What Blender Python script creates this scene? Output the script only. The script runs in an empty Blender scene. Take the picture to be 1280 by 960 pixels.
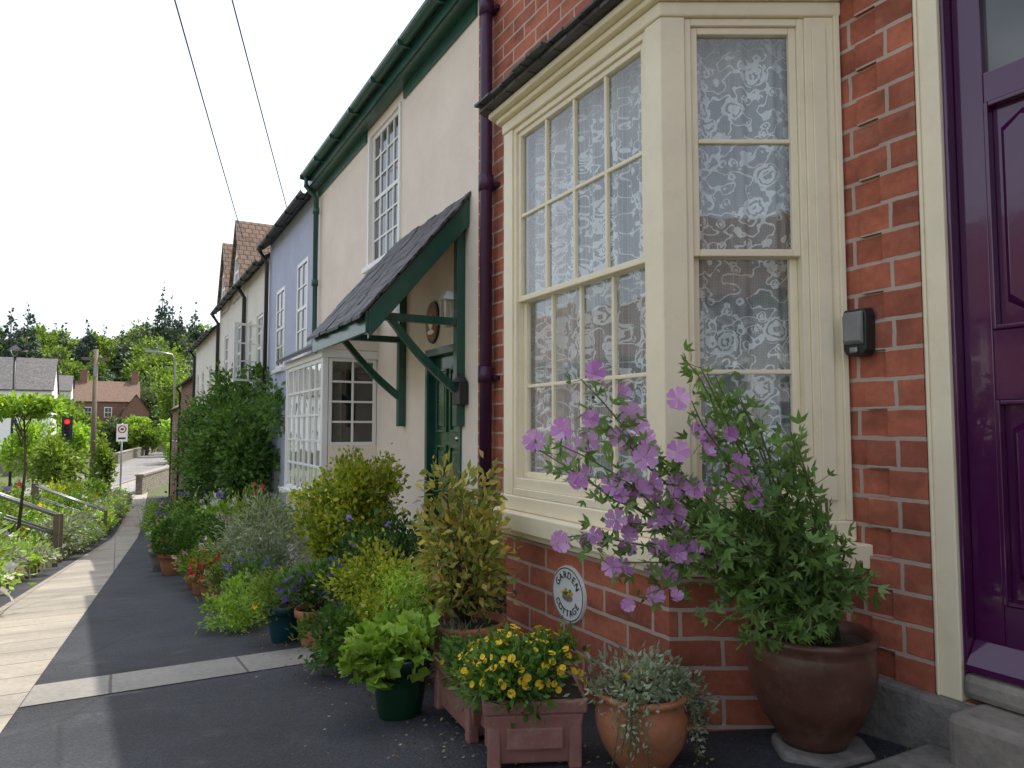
import bpy, math, random
import numpy as np
from mathutils import Vector, Matrix
R=math.radians
random.seed(7); rng=np.random.default_rng(11)
scene=bpy.context.scene
# ------------------------------------------------------------ materials
def newmat(name):
    m=bpy.data.materials.new(name); m.use_nodes=True
    nt=m.node_tree; nt.nodes.clear()
    out=nt.nodes.new('ShaderNodeOutputMaterial')
    return m,nt,out
def nd(nt,typ,ins=None,**props):
    n=nt.nodes.new(typ)
    for k,v in props.items(): setattr(n,k,v)
    if ins:
        for k,v in ins.items():
            s=n.inputs[k]
            if isinstance(v,bpy.types.NodeSocket): nt.links.new(v,s)
            else:
                if s.type=='RGBA' and len(v)==3: v=(*v,1)
                s.default_value=v
    return n
def mixc(nt,fac,a,b,blend='MIX'):
    n=nt.nodes.new('ShaderNodeMix'); n.data_type='RGBA'; n.blend_type=blend
    for s,v in ((n.inputs[0],fac),(n.inputs[6],a),(n.inputs[7],b)):
        if isinstance(v,bpy.types.NodeSocket): nt.links.new(v,s)
        else:
            if s.type=='RGBA': v=(*v[:3],1)
            s.default_value=v
    return n.outputs[2]
def ramp(nt,fac,stops,interp='LINEAR'):
    n=nt.nodes.new('ShaderNodeValToRGB'); cr=n.color_ramp; cr.interpolation=interp
    while len(cr.elements)<len(stops): cr.elements.new(0.5)
    for e,(p,c) in zip(cr.elements,stops):
        e.position=p; e.color=(c,c,c,1) if not hasattr(c,'__len__') else (*c[:3],1)
    nt.links.new(fac,n.inputs[0]); return n.outputs[0]
def mth(nt,op,a,b=0.0,c=0.0):
    n=nt.nodes.new('ShaderNodeMath'); n.operation=op
    for i,v in enumerate((a,b,c)):
        if isinstance(v,bpy.types.NodeSocket): nt.links.new(v,n.inputs[i])
        else: n.inputs[i].default_value=v
    return n.outputs[0]
def coords(nt,kind='Object'):
    return nt.nodes.new('ShaderNodeTexCoord').outputs[kind]
def pm(name,col,rough=.5,var=.15,scale=4,bump=.1,bscale=50,metal=0,dirt=None,coat=0,spec=.5):
    m,nt,out=newmat(name); co=coords(nt)
    n1=nd(nt,'ShaderNodeTexNoise',{'Vector':co,'Scale':scale,'Detail':6,'Roughness':.65})
    f=ramp(nt,n1.outputs[0],[(.3,1-var),(.7,1+var*.4)])
    c=mixc(nt,1.0,col,f,'MULTIPLY')
    if dirt:
        n3=nd(nt,'ShaderNodeTexNoise',{'Vector':co,'Scale':scale*2.3,'Detail':8,'Roughness':.75})
        d=ramp(nt,n3.outputs[0],[(.52,0.0),(.72,.7)])
        c=mixc(nt,d,c,dirt)
    n2=nd(nt,'ShaderNodeTexNoise',{'Vector':co,'Scale':bscale,'Detail':4})
    b=nd(nt,'ShaderNodeBump',{'Height':n2.outputs[0],'Strength':bump,'Distance':.01})
    p=nd(nt,'ShaderNodeBsdfPrincipled',{'Base Color':c,'Roughness':rough,'Metallic':metal,'Normal':b.outputs[0],'Coat Weight':coat,'Specular IOR Level':spec})
    nt.links.new(p.outputs[0],out.inputs[0]); return m
def brick_mat(name,c1,c2,mortar,bw=.43,rh=.145,ms=.014,off=.5,bump=.6,noise=.5,rough=.85,stain=.4):
    m,nt,out=newmat(name); uv=coords(nt,'UV')
    wob=nd(nt,'ShaderNodeTexNoise',{'Vector':uv,'Scale':9.0,'Detail':3})
    w2=nd(nt,'ShaderNodeVectorMath',{0:wob.outputs[1],1:(.5,.5,.5)},operation='SUBTRACT')
    w3=nd(nt,'ShaderNodeVectorMath',{0:w2.outputs[0],'Scale':.014},operation='SCALE')
    v=nd(nt,'ShaderNodeVectorMath',{0:uv,1:w3.outputs[0]},operation='ADD').outputs[0]
    br=nd(nt,'ShaderNodeTexBrick',{'Vector':v,'Color1':c1,'Color2':c2,'Mortar':mortar,'Scale':1.0,'Mortar Size':ms,'Mortar Smooth':.25,'Bias':0.0,'Brick Width':bw,'Row Height':rh},offset=off)
    mp=nd(nt,'ShaderNodeMapping',{'Vector':uv,'Scale':(1.3/bw,.8/rh,1)})
    vo=nd(nt,'ShaderNodeTexNoise',{'Vector':mp.outputs[0],'Scale':1.0,'Detail':2})
    f=ramp(nt,vo.outputs[0],[(.25,1-noise),(.5,1.0),(.75,1+noise*.45)])
    big=nd(nt,'ShaderNodeTexNoise',{'Vector':uv,'Scale':22.0,'Detail':8,'Roughness':.7})
    f2=ramp(nt,big.outputs[0],[(.3,.76),(.7,1.15)])
    c=mixc(nt,1.0,br.outputs[0],f,'MULTIPLY'); c=mixc(nt,1.0,c,f2,'MULTIPLY')
    c=mixc(nt,mth(nt,'MULTIPLY',br.outputs[1],.8),c,mortar)
    st=nd(nt,'ShaderNodeTexNoise',{'Vector':uv,'Scale':3.2,'Detail':10,'Roughness':.8})
    c=mixc(nt,ramp(nt,st.outputs[0],[(.55,0.0),(.75,stain)]),c,(mortar[0]*.9,mortar[1]*.9,mortar[2]*.9))
    st2=nd(nt,'ShaderNodeTexNoise',{'Vector':uv,'Scale':1.3,'Detail':8,'Roughness':.7})
    c=mixc(nt,1.0,c,ramp(nt,st2.outputs[0],[(.30,.80),(.6,1.06)]),'MULTIPLY')
    h=mth(nt,'SUBTRACT',mth(nt,'MULTIPLY',big.outputs[0],.35),br.outputs[1])
    b=nd(nt,'ShaderNodeBump',{'Height':h,'Strength':bump,'Distance':.012})
    p=nd(nt,'ShaderNodeBsdfPrincipled',{'Base Color':c,'Roughness':rough,'Normal':b.outputs[0]})
    nt.links.new(p.outputs[0],out.inputs[0]); return m
def asphalt_mat(name,base,light):
    m,nt,out=newmat(name); co=coords(nt)
    sp=nd(nt,'ShaderNodeTexNoise',{'Vector':co,'Scale':55.0,'Detail':5,'Roughness':.8})
    big=nd(nt,'ShaderNodeTexNoise',{'Vector':co,'Scale':.9,'Detail':7,'Roughness':.65})
    vo=nd(nt,'ShaderNodeTexVoronoi',{'Vector':co,'Scale':70.0})
    c=mixc(nt,ramp(nt,sp.outputs[0],[(.42,0.0),(.72,1.0)]),base,light)
    c=mixc(nt,1.0,c,ramp(nt,big.outputs[0],[(.3,.6),(.7,1.45)]),'MULTIPLY')
    sn=nd(nt,'ShaderNodeTexNoise',{'Vector':co,'Scale':2.6,'Detail':9,'Roughness':.8})
    c=mixc(nt,ramp(nt,sn.outputs[0],[(.56,0.0),(.72,.55)]),c,(light[0]*1.5,light[1]*1.45,light[2]*1.3))
    cr=nd(nt,'ShaderNodeTexVoronoi',{'Vector':co,'Scale':.55},feature='DISTANCE_TO_EDGE')
    wv=ramp(nt,cr.outputs[0],[(.0,.7),(.005,.75),(.010,1.0)])
    c=mixc(nt,1.0,c,wv,'MULTIPLY')
    h=mth(nt,'ADD',sp.outputs[0],vo.outputs[0])
    b=nd(nt,'ShaderNodeBump',{'Height':h,'Strength':.6,'Distance':.014})
    p=nd(nt,'ShaderNodeBsdfPrincipled',{'Base Color':c,'Roughness':.85,'Normal':b.outputs[0]})
    nt.links.new(p.outputs[0],out.inputs[0]); return m
def leaf_mat(name,cols,trans=.35,rough=.45,gain=1.55):
    m,nt,out=newmat(name)
    g=nt.nodes.new('ShaderNodeNewGeometry')
    n=len(cols); st=[(i/(max(n-1,1)),tuple(min(.9,q*gain) for q in c)) for i,c in enumerate(cols)]
    c=ramp(nt,g.outputs['Random Per Island'],st)
    co=coords(nt); nz=nd(nt,'ShaderNodeTexNoise',{'Vector':co,'Scale':3.0,'Detail':3})
    c=mixc(nt,1.0,c,ramp(nt,nz.outputs[0],[(.3,.65),(.7,1.25)]),'MULTIPLY')
    p=nd(nt,'ShaderNodeBsdfPrincipled',{'Base Color':c,'Roughness':rough,'Specular IOR Level':.35})
    tc=mixc(nt,1.0,c,(1.5,1.45,.7) if gain>1 else (1.1,1.0,1.1),'MULTIPLY')
    t=nd(nt,'ShaderNodeBsdfTranslucent',{'Color':tc})
    mx=nd(nt,'ShaderNodeMixShader',{0:trans,1:p.outputs[0],2:t.outputs[0]})
    nt.links.new(mx.outputs[0],out.inputs[0]); return m
def glass_mat(name,boost=2.4):
    m,nt,out=newmat(name); co=coords(nt)
    nz=nd(nt,'ShaderNodeTexNoise',{'Vector':co,'Scale':2.5,'Detail':2})
    b=nd(nt,'ShaderNodeBump',{'Height':nz.outputs[0],'Strength':.22,'Distance':.02})
    ge=nt.nodes.new('ShaderNodeNewGeometry')
    dt=nd(nt,'ShaderNodeVectorMath',{0:ge.outputs['Incoming'],1:ge.outputs['True Normal']},operation='DOT_PRODUCT')
    c=mth(nt,'ABSOLUTE',dt.outputs['Value']); q=mth(nt,'POWER',mth(nt,'SUBTRACT',1.0,c),5.0)
    f=mth(nt,'MULTIPLY_ADD',q,.96,.042); f=mth(nt,'MINIMUM',mth(nt,'MULTIPLY',f,boost),1.0)
    t=nd(nt,'ShaderNodeBsdfTransparent',{'Color':(.93,.96,.95)})
    g=nd(nt,'ShaderNodeBsdfGlossy',{'Color':(1,1,1),'Roughness':.02,'Normal':b.outputs[0]})
    mx=nd(nt,'ShaderNodeMixShader',{0:f,1:t.outputs[0],2:g.outputs[0]})
    nt.links.new(mx.outputs[0],out.inputs[0]); return m
def lace_mat(name):
    m,nt,out=newmat(name); uv=coords(nt,'UV')
    wob=nd(nt,'ShaderNodeTexNoise',{'Vector':uv,'Scale':16.0,'Detail':3})
    w2=nd(nt,'ShaderNodeVectorMath',{0:wob.outputs[1],1:(.5,.5,.5)},operation='SUBTRACT')
    w3=nd(nt,'ShaderNodeVectorMath',{0:w2.outputs[0],'Scale':.045},operation='SCALE')
    v=nd(nt,'ShaderNodeVectorMath',{0:uv,1:w3.outputs[0]},operation='ADD').outputs[0]
    mp=nd(nt,'ShaderNodeMapping',{'Vector':v,'Scale':(1,1,0)})
    def roses(scale,rad,fr):
        v1=nd(nt,'ShaderNodeTexVoronoi',{'Vector':mp.outputs[0],'Scale':scale,'Randomness':.7}); d=v1.outputs[0]
        rings=mth(nt,'SINE',mth(nt,'MULTIPLY_ADD',d,fr,mth(nt,'MULTIPLY',wob.outputs[0],14.0)))
        edge=mth(nt,'MULTIPLY_ADD',wob.outputs[0],.22,rad-.11)
        return mth(nt,'MULTIPLY',mth(nt,'GREATER_THAN',rings,-.45),mth(nt,'LESS_THAN',d,edge)),d
    r1,d1=roses(5.6,.40,38.0); r2,d2=roses(13.0,.34,22.0)
    r2=mth(nt,'MULTIPLY',r2,mth(nt,'GREATER_THAN',d1,.40))
    vn=nd(nt,'ShaderNodeTexNoise',{'Vector':mp.outputs[0],'Scale':9.0,'Detail':1})
    vine=mth(nt,'LESS_THAN',mth(nt,'ABSOLUTE',mth(nt,'SUBTRACT',vn.outputs[0],.5)),.020)
    pat=mth(nt,'MAXIMUM',mth(nt,'MAXIMUM',r1,r2),vine)
    sx=nd(nt,'ShaderNodeSeparateXYZ',{0:uv})
    net=mth(nt,'MAXIMUM',mth(nt,'SINE',mth(nt,'MULTIPLY',sx.outputs[0],760.0)),mth(nt,'SINE',mth(nt,'MULTIPLY',sx.outputs[1],760.0)))
    al=mth(nt,'MULTIPLY_ADD',mth(nt,'GREATER_THAN',net,.6),.22,.28)
    al=mth(nt,'MAXIMUM',al,mth(nt,'MULTIPLY',pat,.93))
    dd=nd(nt,'ShaderNodeBsdfDiffuse',{'Color':(.90,.92,.95)})
    tr=nd(nt,'ShaderNodeBsdfTranslucent',{'Color':(.8,.82,.85)})
    a=nd(nt,'ShaderNodeMixShader',{0:.10,1:dd.outputs[0],2:tr.outputs[0]})
    t=nd(nt,'ShaderNodeBsdfTransparent',{})
    mx=nd(nt,'ShaderNodeMixShader',{0:al,1:t.outputs[0],2:a.outputs[0]})
    nt.links.new(mx.outputs[0],out.inputs[0]); return m

M={}
M['cream']=pm('cream_paint',(.88,.775,.565),.38,.07,3,.06,40,dirt=(.77,.66,.46))
M['creamwall']=pm('cream_render',(.88,.76,.645),.8,.10,1.2,.35,18,dirt=(.79,.68,.57))
M['bluewall']=pm('lavender_render',(.48,.52,.67),.85,.12,1.5,.35,18,dirt=(.52,.55,.66))
M['whitewall']=pm('white_render',(.80,.77,.69),.85,.10,1.2,.3,18,dirt=(.66,.61,.52))
M['white']=pm('white_paint',(.84,.83,.80),.35,.06,4,.05,40)
M['green']=pm('green_gloss',(.016,.085,.060),.30,.2,6,.08,30,coat=.2)
M['greend']=pm('green_door_paint',(.012,.085,.045),.25,.15,6,.05,30,coat=.4)
M['purple']=pm('purple_gloss',(.072,.008,.062),.13,.12,5,.05,25,coat=.6)
M['purplep']=pm('purple_pipe_paint',(.060,.016,.054),.38,.25,8,.08,30)
M['black']=pm('black_iron',(.02,.02,.022),.45,.2,8,.1,40)
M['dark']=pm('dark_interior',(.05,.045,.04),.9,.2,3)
M['grey']=pm('grey_metal',(.30,.31,.32),.35,.1,8,metal=.6)
M['greyplastic']=pm('grey_plastic',(.22,.22,.21),.5,.2,12,.1,60)
M['chrome']=pm('steel',(.55,.55,.55),.25,.1,8,metal=1)
M['stone']=pm('old_stone',(.28,.25,.215),.9,.4,4,.9,18,dirt=(.13,.13,.11))
M['concrete']=pm('concrete',(.22,.205,.185),.9,.45,6,.9,30,dirt=(.09,.10,.08))
M['terra']=pm('terracotta',(.44,.17,.08),.75,.3,7,.25,40,dirt=(.42,.31,.24))
M['brownpot']=pm('glazed_brown',(.115,.050,.034),.33,.4,6,.2,20,dirt=(.18,.10,.07))
M['pinkplastic']=pm('pink_brown_plastic',(.34,.16,.13),.6,.25,5,.2,40,dirt=(.42,.30,.26))
M['greenpot']=pm('green_glazed',(.010,.045,.022),.2,.15,6,.05,30)
M['tealpot']=pm('teal_glazed',(.012,.055,.065),.25,.2,6,.05,30)
M['soil']=pm('soil',(.045,.03,.02),.95,.4,12,.8,40)
M['wood']=pm('weathered_wood',(.17,.13,.09),.85,.3,7,.4,40)
M['stem']=pm('green_stem',(.13,.17,.06),.7,.25,8)
M['bark']=pm('bark',(.11,.085,.06),.9,.3,6,.6,30)
M['brick']=brick_mat('red_brick',(.50,.15,.08),(.36,.10,.058),(.50,.38,.31),noise=.42,ms=.012)
M['brickfar']=brick_mat('old_red_brick',(.26,.10,.06),(.20,.08,.05),(.35,.27,.22),.43,.145,.014)
M['stonewall']=brick_mat('rubble_stone',(.27,.235,.18),(.18,.155,.12),(.12,.11,.09),.35,.16,.015,noise=.6)
M['slab']=brick_mat('paving_slabs',(.34,.305,.25),(.27,.245,.205),(.10,.09,.08),.62,1.25,.012,off=0.0,bump=.3,noise=.28,rough=.8,stain=.15)
M['slabgrey']=brick_mat('grey_slabs',(.28,.27,.24),(.23,.22,.20),(.10,.09,.08),.95,.9,.012,off=0.0,bump=.3,noise=.2,rough=.8,stain=.3)
M['slate']=brick_mat('roof_slate',(.075,.072,.078),(.125,.115,.11),(.02,.02,.02),.32,.22,.012,bump=1.0,noise=.6,rough=.6,stain=0)
M['tile']=brick_mat('clay_tiles',(.22,.13,.09),(.15,.10,.075),(.04,.03,.02),.22,.2,.015,bump=1.0,noise=.5,stain=0)
M['asphalt']=asphalt_mat('asphalt',(.020,.022,.028),(.066,.070,.080))
M['road']=asphalt_mat('road_asphalt',(.14,.135,.13),(.22,.21,.20))
M['glass']=glass_mat('window_glass')
M['lace']=lace_mat('lace_curtain')
def darkglass():
    m,nt,out=newmat('window_pane_dark'); co=coords(nt)
    nz=nd(nt,'ShaderNodeTexNoise',{'Vector':co,'Scale':1.5,'Detail':2})
    b=nd(nt,'ShaderNodeBump',{'Height':nz.outputs[0],'Strength':.2,'Distance':.02})
    c=ramp(nt,nz.outputs[0],[(.4,(.03,.035,.035)),(.65,(.12,.12,.11))])
    p=nd(nt,'ShaderNodeBsdfPrincipled',{'Base Color':c,'Roughness':.05,'Specular IOR Level':1.0,'Normal':b.outputs[0]})
    nt.links.new(p.outputs[0],out.inputs[0]); return m
M['pane']=darkglass()
def earth():
    m,nt,out=newmat('grass_and_earth'); co=coords(nt)
    a=nd(nt,'ShaderNodeTexNoise',{'Vector':co,'Scale':.6,'Detail':8,'Roughness':.7})
    s=nd(nt,'ShaderNodeTexNoise',{'Vector':co,'Scale':14.0,'Detail':6,'Roughness':.7})
    c=ramp(nt,a.outputs[0],[(.35,(.10,.075,.045)),(.5,(.07,.09,.03)),(.7,(.05,.09,.02))])
    c=mixc(nt,1.0,c,ramp(nt,s.outputs[0],[(.3,.6),(.7,1.4)]),'MULTIPLY')
    b=nd(nt,'ShaderNodeBump',{'Height':s.outputs[0],'Strength':.6,'Distance':.05})
    p=nd(nt,'ShaderNodeBsdfPrincipled',{'Base Color':c,'Roughness':.95,'Normal':b.outputs[0]})
    nt.links.new(p.outputs[0],out.inputs[0]); return m
M['earth']=earth()
L={}
L['mid']=leaf_mat('leaf_mid_green',[(.035,.075,.015),(.06,.13,.025),(.10,.18,.04)])
L['dark']=leaf_mat('leaf_dark_green',[(.015,.04,.012),(.03,.07,.018),(.05,.10,.025)])
L['gold']=leaf_mat('leaf_golden',[(.07,.13,.015),(.18,.23,.02),(.36,.35,.035),(.11,.18,.02)])
L['varieg']=leaf_mat('leaf_variegated',[(.08,.12,.03),(.36,.30,.08),(.12,.18,.04),(.26,.17,.06),(.50,.42,.12),(.07,.12,.025),(.20,.24,.05)])
L['lime']=leaf_mat('leaf_lime',[(.10,.19,.02),(.17,.28,.035),(.24,.34,.06)])
L['silver']=leaf_mat('leaf_silver',[(.12,.15,.08),(.19,.22,.15),(.26,.29,.21)],.2)
L['mallow']=leaf_mat('leaf_mallow',[(.06,.12,.03),(.10,.18,.045),(.15,.24,.07)])
L['sun']=leaf_mat('leaf_sunny',[(.05,.10,.012),(.11,.17,.025),(.17,.23,.04)])
L['far']=leaf_mat('leaf_far_haze',[(.04,.065,.03),(.07,.10,.042),(.10,.14,.06)],.2,gain=1.4)  # distance haze painted into the leaf colour: paler, bluer green
L['conifer']=leaf_mat('leaf_conifer',[(.03,.05,.038),(.045,.07,.05)],.1)
L['litter']=leaf_mat('leaf_litter',[(.16,.12,.06),(.28,.22,.12),(.12,.08,.04)],.0)
L['fpurple']=leaf_mat('petal_mallow',[(.66,.31,.66),(.76,.46,.76),(.56,.22,.57)],.35,.6,1)
L['fviolet']=leaf_mat('petal_violet',[(.18,.11,.48),(.32,.22,.62)],.3,.6,1)
L['fyellow']=leaf_mat('petal_yellow',[(.80,.50,.02),(.85,.60,.03)],.25,.6,1)
L['fred']=leaf_mat('petal_red',[(.60,.03,.03),(.7,.08,.1)],.25,.6,1)
L['fpink']=leaf_mat('petal_pink',[(.7,.25,.35),(.75,.5,.55)],.25,.6,1)
L['fwhite']=leaf_mat('petal_white',[(.75,.75,.7),(.8,.8,.75)],.25,.6,1)
L['forange']=leaf_mat('petal_orange',[(.75,.22,.03),(.8,.35,.04)],.25,.6,1)
# ------------------------------------------------------------ mesh builder
class MB:
    def __init__(s): s.v=[];s.f=[];s.m=[];s.mats=[];s.sm=[]
    def mi(s,m):
        if m not in s.mats: s.mats.append(m)
        return s.mats.index(m)
    def add(s,pts,faces,m,T=None,smooth=False):
        b=len(s.v); i=s.mi(m)
        for p in pts:
            p=Vector(p)
            if T is not None: p=T@p
            s.v.append(tuple(p))
        for f in faces: s.f.append([b+k for k in f]); s.m.append(i); s.sm.append(smooth)
    def box(s,x0,x1,y0,y1,z0,z1,m,T=None):
        s.add([(x0,y0,z0),(x1,y0,z0),(x1,y1,z0),(x0,y1,z0),(x0,y0,z1),(x1,y0,z1),(x1,y1,z1),(x0,y1,z1)],
              [(0,3,2,1),(4,5,6,7),(0,1,5,4),(1,2,6,5),(2,3,7,6),(3,0,4,7)],m,T)
    def prism(s,poly,z0,z1,m):
        n=len(poly)
        s.add([(x,y,z0) for x,y in poly]+[(x,y,z1) for x,y in poly],
              [tuple(range(n))[::-1],tuple(range(n,2*n))]+[(i,(i+1)%n,(i+1)%n+n,i+n) for i in range(n)],m)
    def frustum(s,z0,z1,a0,b0,a1,b1,m,T=None):
        s.add([(-a0,-b0,z0),(a0,-b0,z0),(a0,b0,z0),(-a0,b0,z0),(-a1,-b1,z1),(a1,-b1,z1),(a1,b1,z1),(-a1,b1,z1)],
              [(0,3,2,1),(4,5,6,7),(0,1,5,4),(1,2,6,5),(2,3,7,6),(3,0,4,7)],m,T)
    def tube(s,pts,r,m,n=6,r1=None):
        pts=[Vector(p) for p in pts]; k=len(pts); vs=[];fs=[]
        for i,p in enumerate(pts):
            d=(pts[min(i+1,k-1)]-pts[max(i-1,0)]).normalized()
            a=d.cross(Vector((0,0,1)))
            if a.length<.05: a=d.cross(Vector((0,1,0)))
            a.normalize(); b=d.cross(a)
            rr=r if r1 is None else r+(r1-r)*i/(k-1)
            for j in range(n):
                t=2*math.pi*j/n; vs.append(p+a*math.cos(t)*rr+b*math.sin(t)*rr)
        for i in range(k-1):
            for j in range(n):
                j2=(j+1)%n; fs.append((i*n+j,i*n+j2,(i+1)*n+j2,(i+1)*n+j))
        fs.append(tuple(range(n))[::-1]); fs.append(tuple(range((k-1)*n,k*n)))
        s.add(vs,fs,m,smooth=True)
    def lathe(s,cx,cy,cz,prof,m,n=36,T=None):
        vs=[];fs=[]
        for r,z in prof:
            for j in range(n):
                t=2*math.pi*j/n; vs.append((cx+r*math.cos(t),cy+r*math.sin(t),cz+z))
        for i in range(len(prof)-1):
            for j in range(n):
                j2=(j+1)%n; fs.append((i*n+j,i*n+j2,(i+1)*n+j2,(i+1)*n+j))
        s.add(vs,fs,m,T,smooth=True)
    def build(s,name,parent=None,bevel=0,recalc=True):
        me=bpy.data.meshes.new(name); me.from_pydata(s.v,[],s.f)
        for m in s.mats: me.materials.append(m)
        me.polygons.foreach_set('material_index',s.m)
        me.polygons.foreach_set('use_smooth',s.sm)
        uv=me.uv_layers.new(name='UVMap')
        for p in me.polygons:
            n=p.normal
            h=math.hypot(n.x,n.y)
            for li in p.loop_indices:
                co=me.vertices[me.loops[li].vertex_index].co
                if h<.3: uv.data[li].uv=(co.y,co.x)
                else:
                    tx,ty=-n.y/h,n.x/h
                    if tx+ty<0: tx,ty=-tx,-ty
                    uv.data[li].uv=(co.x*tx+co.y*ty,co.z/h)
        if recalc:
            import bmesh
            bm=bmesh.new(); bm.from_mesh(me); bmesh.ops.recalc_face_normals(bm,faces=bm.faces); bm.to_mesh(me); bm.free()
        o=bpy.data.objects.new(name,me); scene.collection.objects.link(o)
        if parent: o.parent=parent
        if bevel:
            b=o.modifiers.new('bevel','BEVEL'); b.width=bevel; b.segments=2; b.limit_method='ANGLE'; b.angle_limit=R(40)
        return o
BX=[(0,3,2,1),(4,5,6,7),(0,1,5,4),(1,2,6,5),(2,3,7,6),(3,0,4,7)]
def empty(name):
    o=bpy.data.objects.new(name,None); scene.collection.objects.link(o); return o
def frame(ox,oy,t,o):   # local (u,o,z)
    return Matrix(((t[0],o[0],0,ox),(t[1],o[1],0,oy),(0,0,1,0),(0,0,0,1)))
# ------------------------------------------------------------ leaves
def leaf_mesh(name,pts,dirs,size,mat,parent=None,aspect=.5,jit=.8,lobes=1,droop=0.0,sizevar=.35):
    pts=np.asarray(pts,float); n=len(pts)
    d=np.asarray(dirs,float)+rng.normal(0,jit,(n,3)); d[:,2]-=droop
    d/=np.linalg.norm(d,axis=1,keepdims=True)+1e-9
    r=rng.normal(0,1,(n,3)); 
    a=np.cross(d,r); a/=np.linalg.norm(a,axis=1,keepdims=True)+1e-9
    nn=np.cross(d,a)
    L_=size*(1+rng.uniform(-sizevar,sizevar,(n,1)))
    V=[];
    for k in range(lobes):
        ang=0 if lobes==1 else (k-(lobes-1)/2)*(2*math.pi/lobes if lobes==5 else .75)
        dk=d*math.cos(ang)+a*math.sin(ang); ak=-d*math.sin(ang)+a*math.cos(ang)
        w=L_*aspect*.5
        V.append(np.stack([pts,pts+dk*L_*.45-ak*w+nn*w*.35,pts+dk*L_,pts+dk*L_*.45+ak*w+nn*w*.35],1))
    V=np.concatenate(V,1)
    nv=4*lobes
    F=[]
    for k in range(lobes):
        F+= [[0,4*k+1,4*k+2],[0,4*k+2,4*k+3]]
    F=np.array(F); faces=(np.arange(n)[:,None,None]*nv+F[None]).reshape(-1,3)
    me=bpy.data.meshes.new(name); me.vertices.add(n*nv); me.vertices.foreach_set('co',V.reshape(-1))
    me.loops.add(faces.size); me.loops.foreach_set('vertex_index',faces.reshape(-1).astype(np.int32))
    me.polygons.add(len(faces)); me.polygons.foreach_set('loop_start',np.arange(0,faces.size,3,dtype=np.int32))
    me.polygons.foreach_set('loop_total',np.full(len(faces),3,dtype=np.int32))
    me.materials.append(mat); me.update(); me.validate()
    o=bpy.data.objects.new(name,me); scene.collection.objects.link(o)
    if parent: o.parent=parent
    return o
def cloud(blobs,n,clumps=24,sig=.2,shell=(.45,1.0)):
    tot=sum(b[3]*b[4]*b[5] for b in blobs) ; P=[];D=[]
    for cx,cy,cz,rx,ry,rz in blobs:
        m=max(8,int(n*rx*ry*rz/tot)); K=max(5,clumps)
        u=rng.normal(0,1,(K,3)); u/=np.linalg.norm(u,axis=1,keepdims=True)
        u*=rng.uniform(shell[0],shell[1],(K,1))
        idx=rng.integers(0,K,m)
        q=u[idx]+rng.normal(0,sig,(m,3))
        d=q.copy(); d[:,2]+=.35
        P.append(q*np.array([rx,ry,rz])+np.array([cx,cy,cz])); D.append(d)
    return np.concatenate(P),np.concatenate(D)
def shrub(name,blobs,n,size,mat,base,aspect=.5,clumps=26,sig=.2,lobes=1,jit=.7,flowers=None,stems=8,stem_mat=None,droop=0,sr=.008):
    mb=MB(); bx,by,bz=base
    P,D=cloud(blobs,n,clumps,sig)
    for i in range(stems):
        p=P[rng.integers(0,len(P))]
        mid=((bx+p[0])/2+random.uniform(-.03,.03),(by+p[1])/2,(bz+p[2])/2+.05)
        mb.tube([(bx,by,bz),mid,tuple(p)],sr,stem_mat or M['bark'],5,sr*.4)
    o=mb.build(name)
    leaf_mesh('leaves',P,D,size,mat,o,aspect,jit,lobes,droop)
    if flowers:
        for fm,fn,fs in flowers:
            k=rng.integers(0,len(P),fn*3); Q=P[k]; DD=D[k]
            c=P.mean(0); out=(Q-c); s=np.linalg.norm(out/np.array([blobs[0][3],blobs[0][4],blobs[0][5]]),axis=1)
            sel=np.argsort(-s)[:fn]; Q=Q[sel]+out[sel]*.06; DD=DD[sel]
            leaf_mesh('flowers',Q,DD,fs,fm,o,.75,.35,5)
    return o
# ------------------------------------------------------------ terrain
def sst(a,b,x):
    t=min(1,max(0,(x-a)/(b-a))); return t*t*(3-2*t)
def gY(y):
    if y<-6: return .85
    if y<34: return .25-.1*y
    t=min(1,(y-34)/14); return -3.15-.75*(1-(1-t)**2)
def XF(y): return -2.3+.045*min(y,70)
def fade(y): return 1-sst(45,82,y)
def raise_(c,y):
    r=0
    if c<-.05: r=.25+.75*sst(0,2.2,-c)
    return r*fade(y)
def hill(x,y):
    return 38*sst(205,430,y)+6*sst(420,900,y)
YS=[-80,-30,-6]+list(range(-5,60))+[60,62,65,68,71,74,77,80,82,86,90,95,100,110,120,135,150,170,190,215,245,280,330,380,430,600,900,1400]
CS=[-900,-300,-100,-45,-20,-10,-7,-5,-3.6,-2.4,-1.6,-.9,-.4,-.06,0,1,2,3,5.6,12,30,80,200,900]
mb=MB(); vs=[];fs=[]
for y in YS:
    for c in CS: vs.append((XF(y)+c,y,gY(y)+raise_(c,y)+hill(c,y)))
nc=len(CS)
for i in range(len(YS)-1):
    for j in range(nc-1): fs.append((i*nc+j,i*nc+j+1,(i+1)*nc+j+1,(i+1)*nc+j))
mb.add(vs,fs,M['earth'],smooth=False); mb.build('ground')
def gzz(f,y): return gY(y)+raise_(f(y)-XF(y),y)+hill(0,y)
def strip(name,xl,xr,y0,y1,mat,dz):
    mb=MB(); ys=[y0]+[y for y in YS if y0<y<y1]+[y1]
    vs=[];fs=[]
    for y in ys: vs+=[(xl(y),y,gzz(xl,y)+dz),(xr(y),y,gzz(xr,y)+dz)]
    for i in range(len(ys)-1): fs.append((2*i,2*i+1,2*i+3,2*i+2))
    mb.add(vs,fs,mat); return mb.build(name,recalc=False)
strip('pavement',lambda y:XF(y)+.02,lambda y:5.0,-30,64,M['asphalt'],.006)
SL=lambda y:-1.82+.047*y
SR=lambda y:-.78+.045*y
strip('paving_stone_strip',SL,SR,-20,84,M['slab'],.012)
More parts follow.
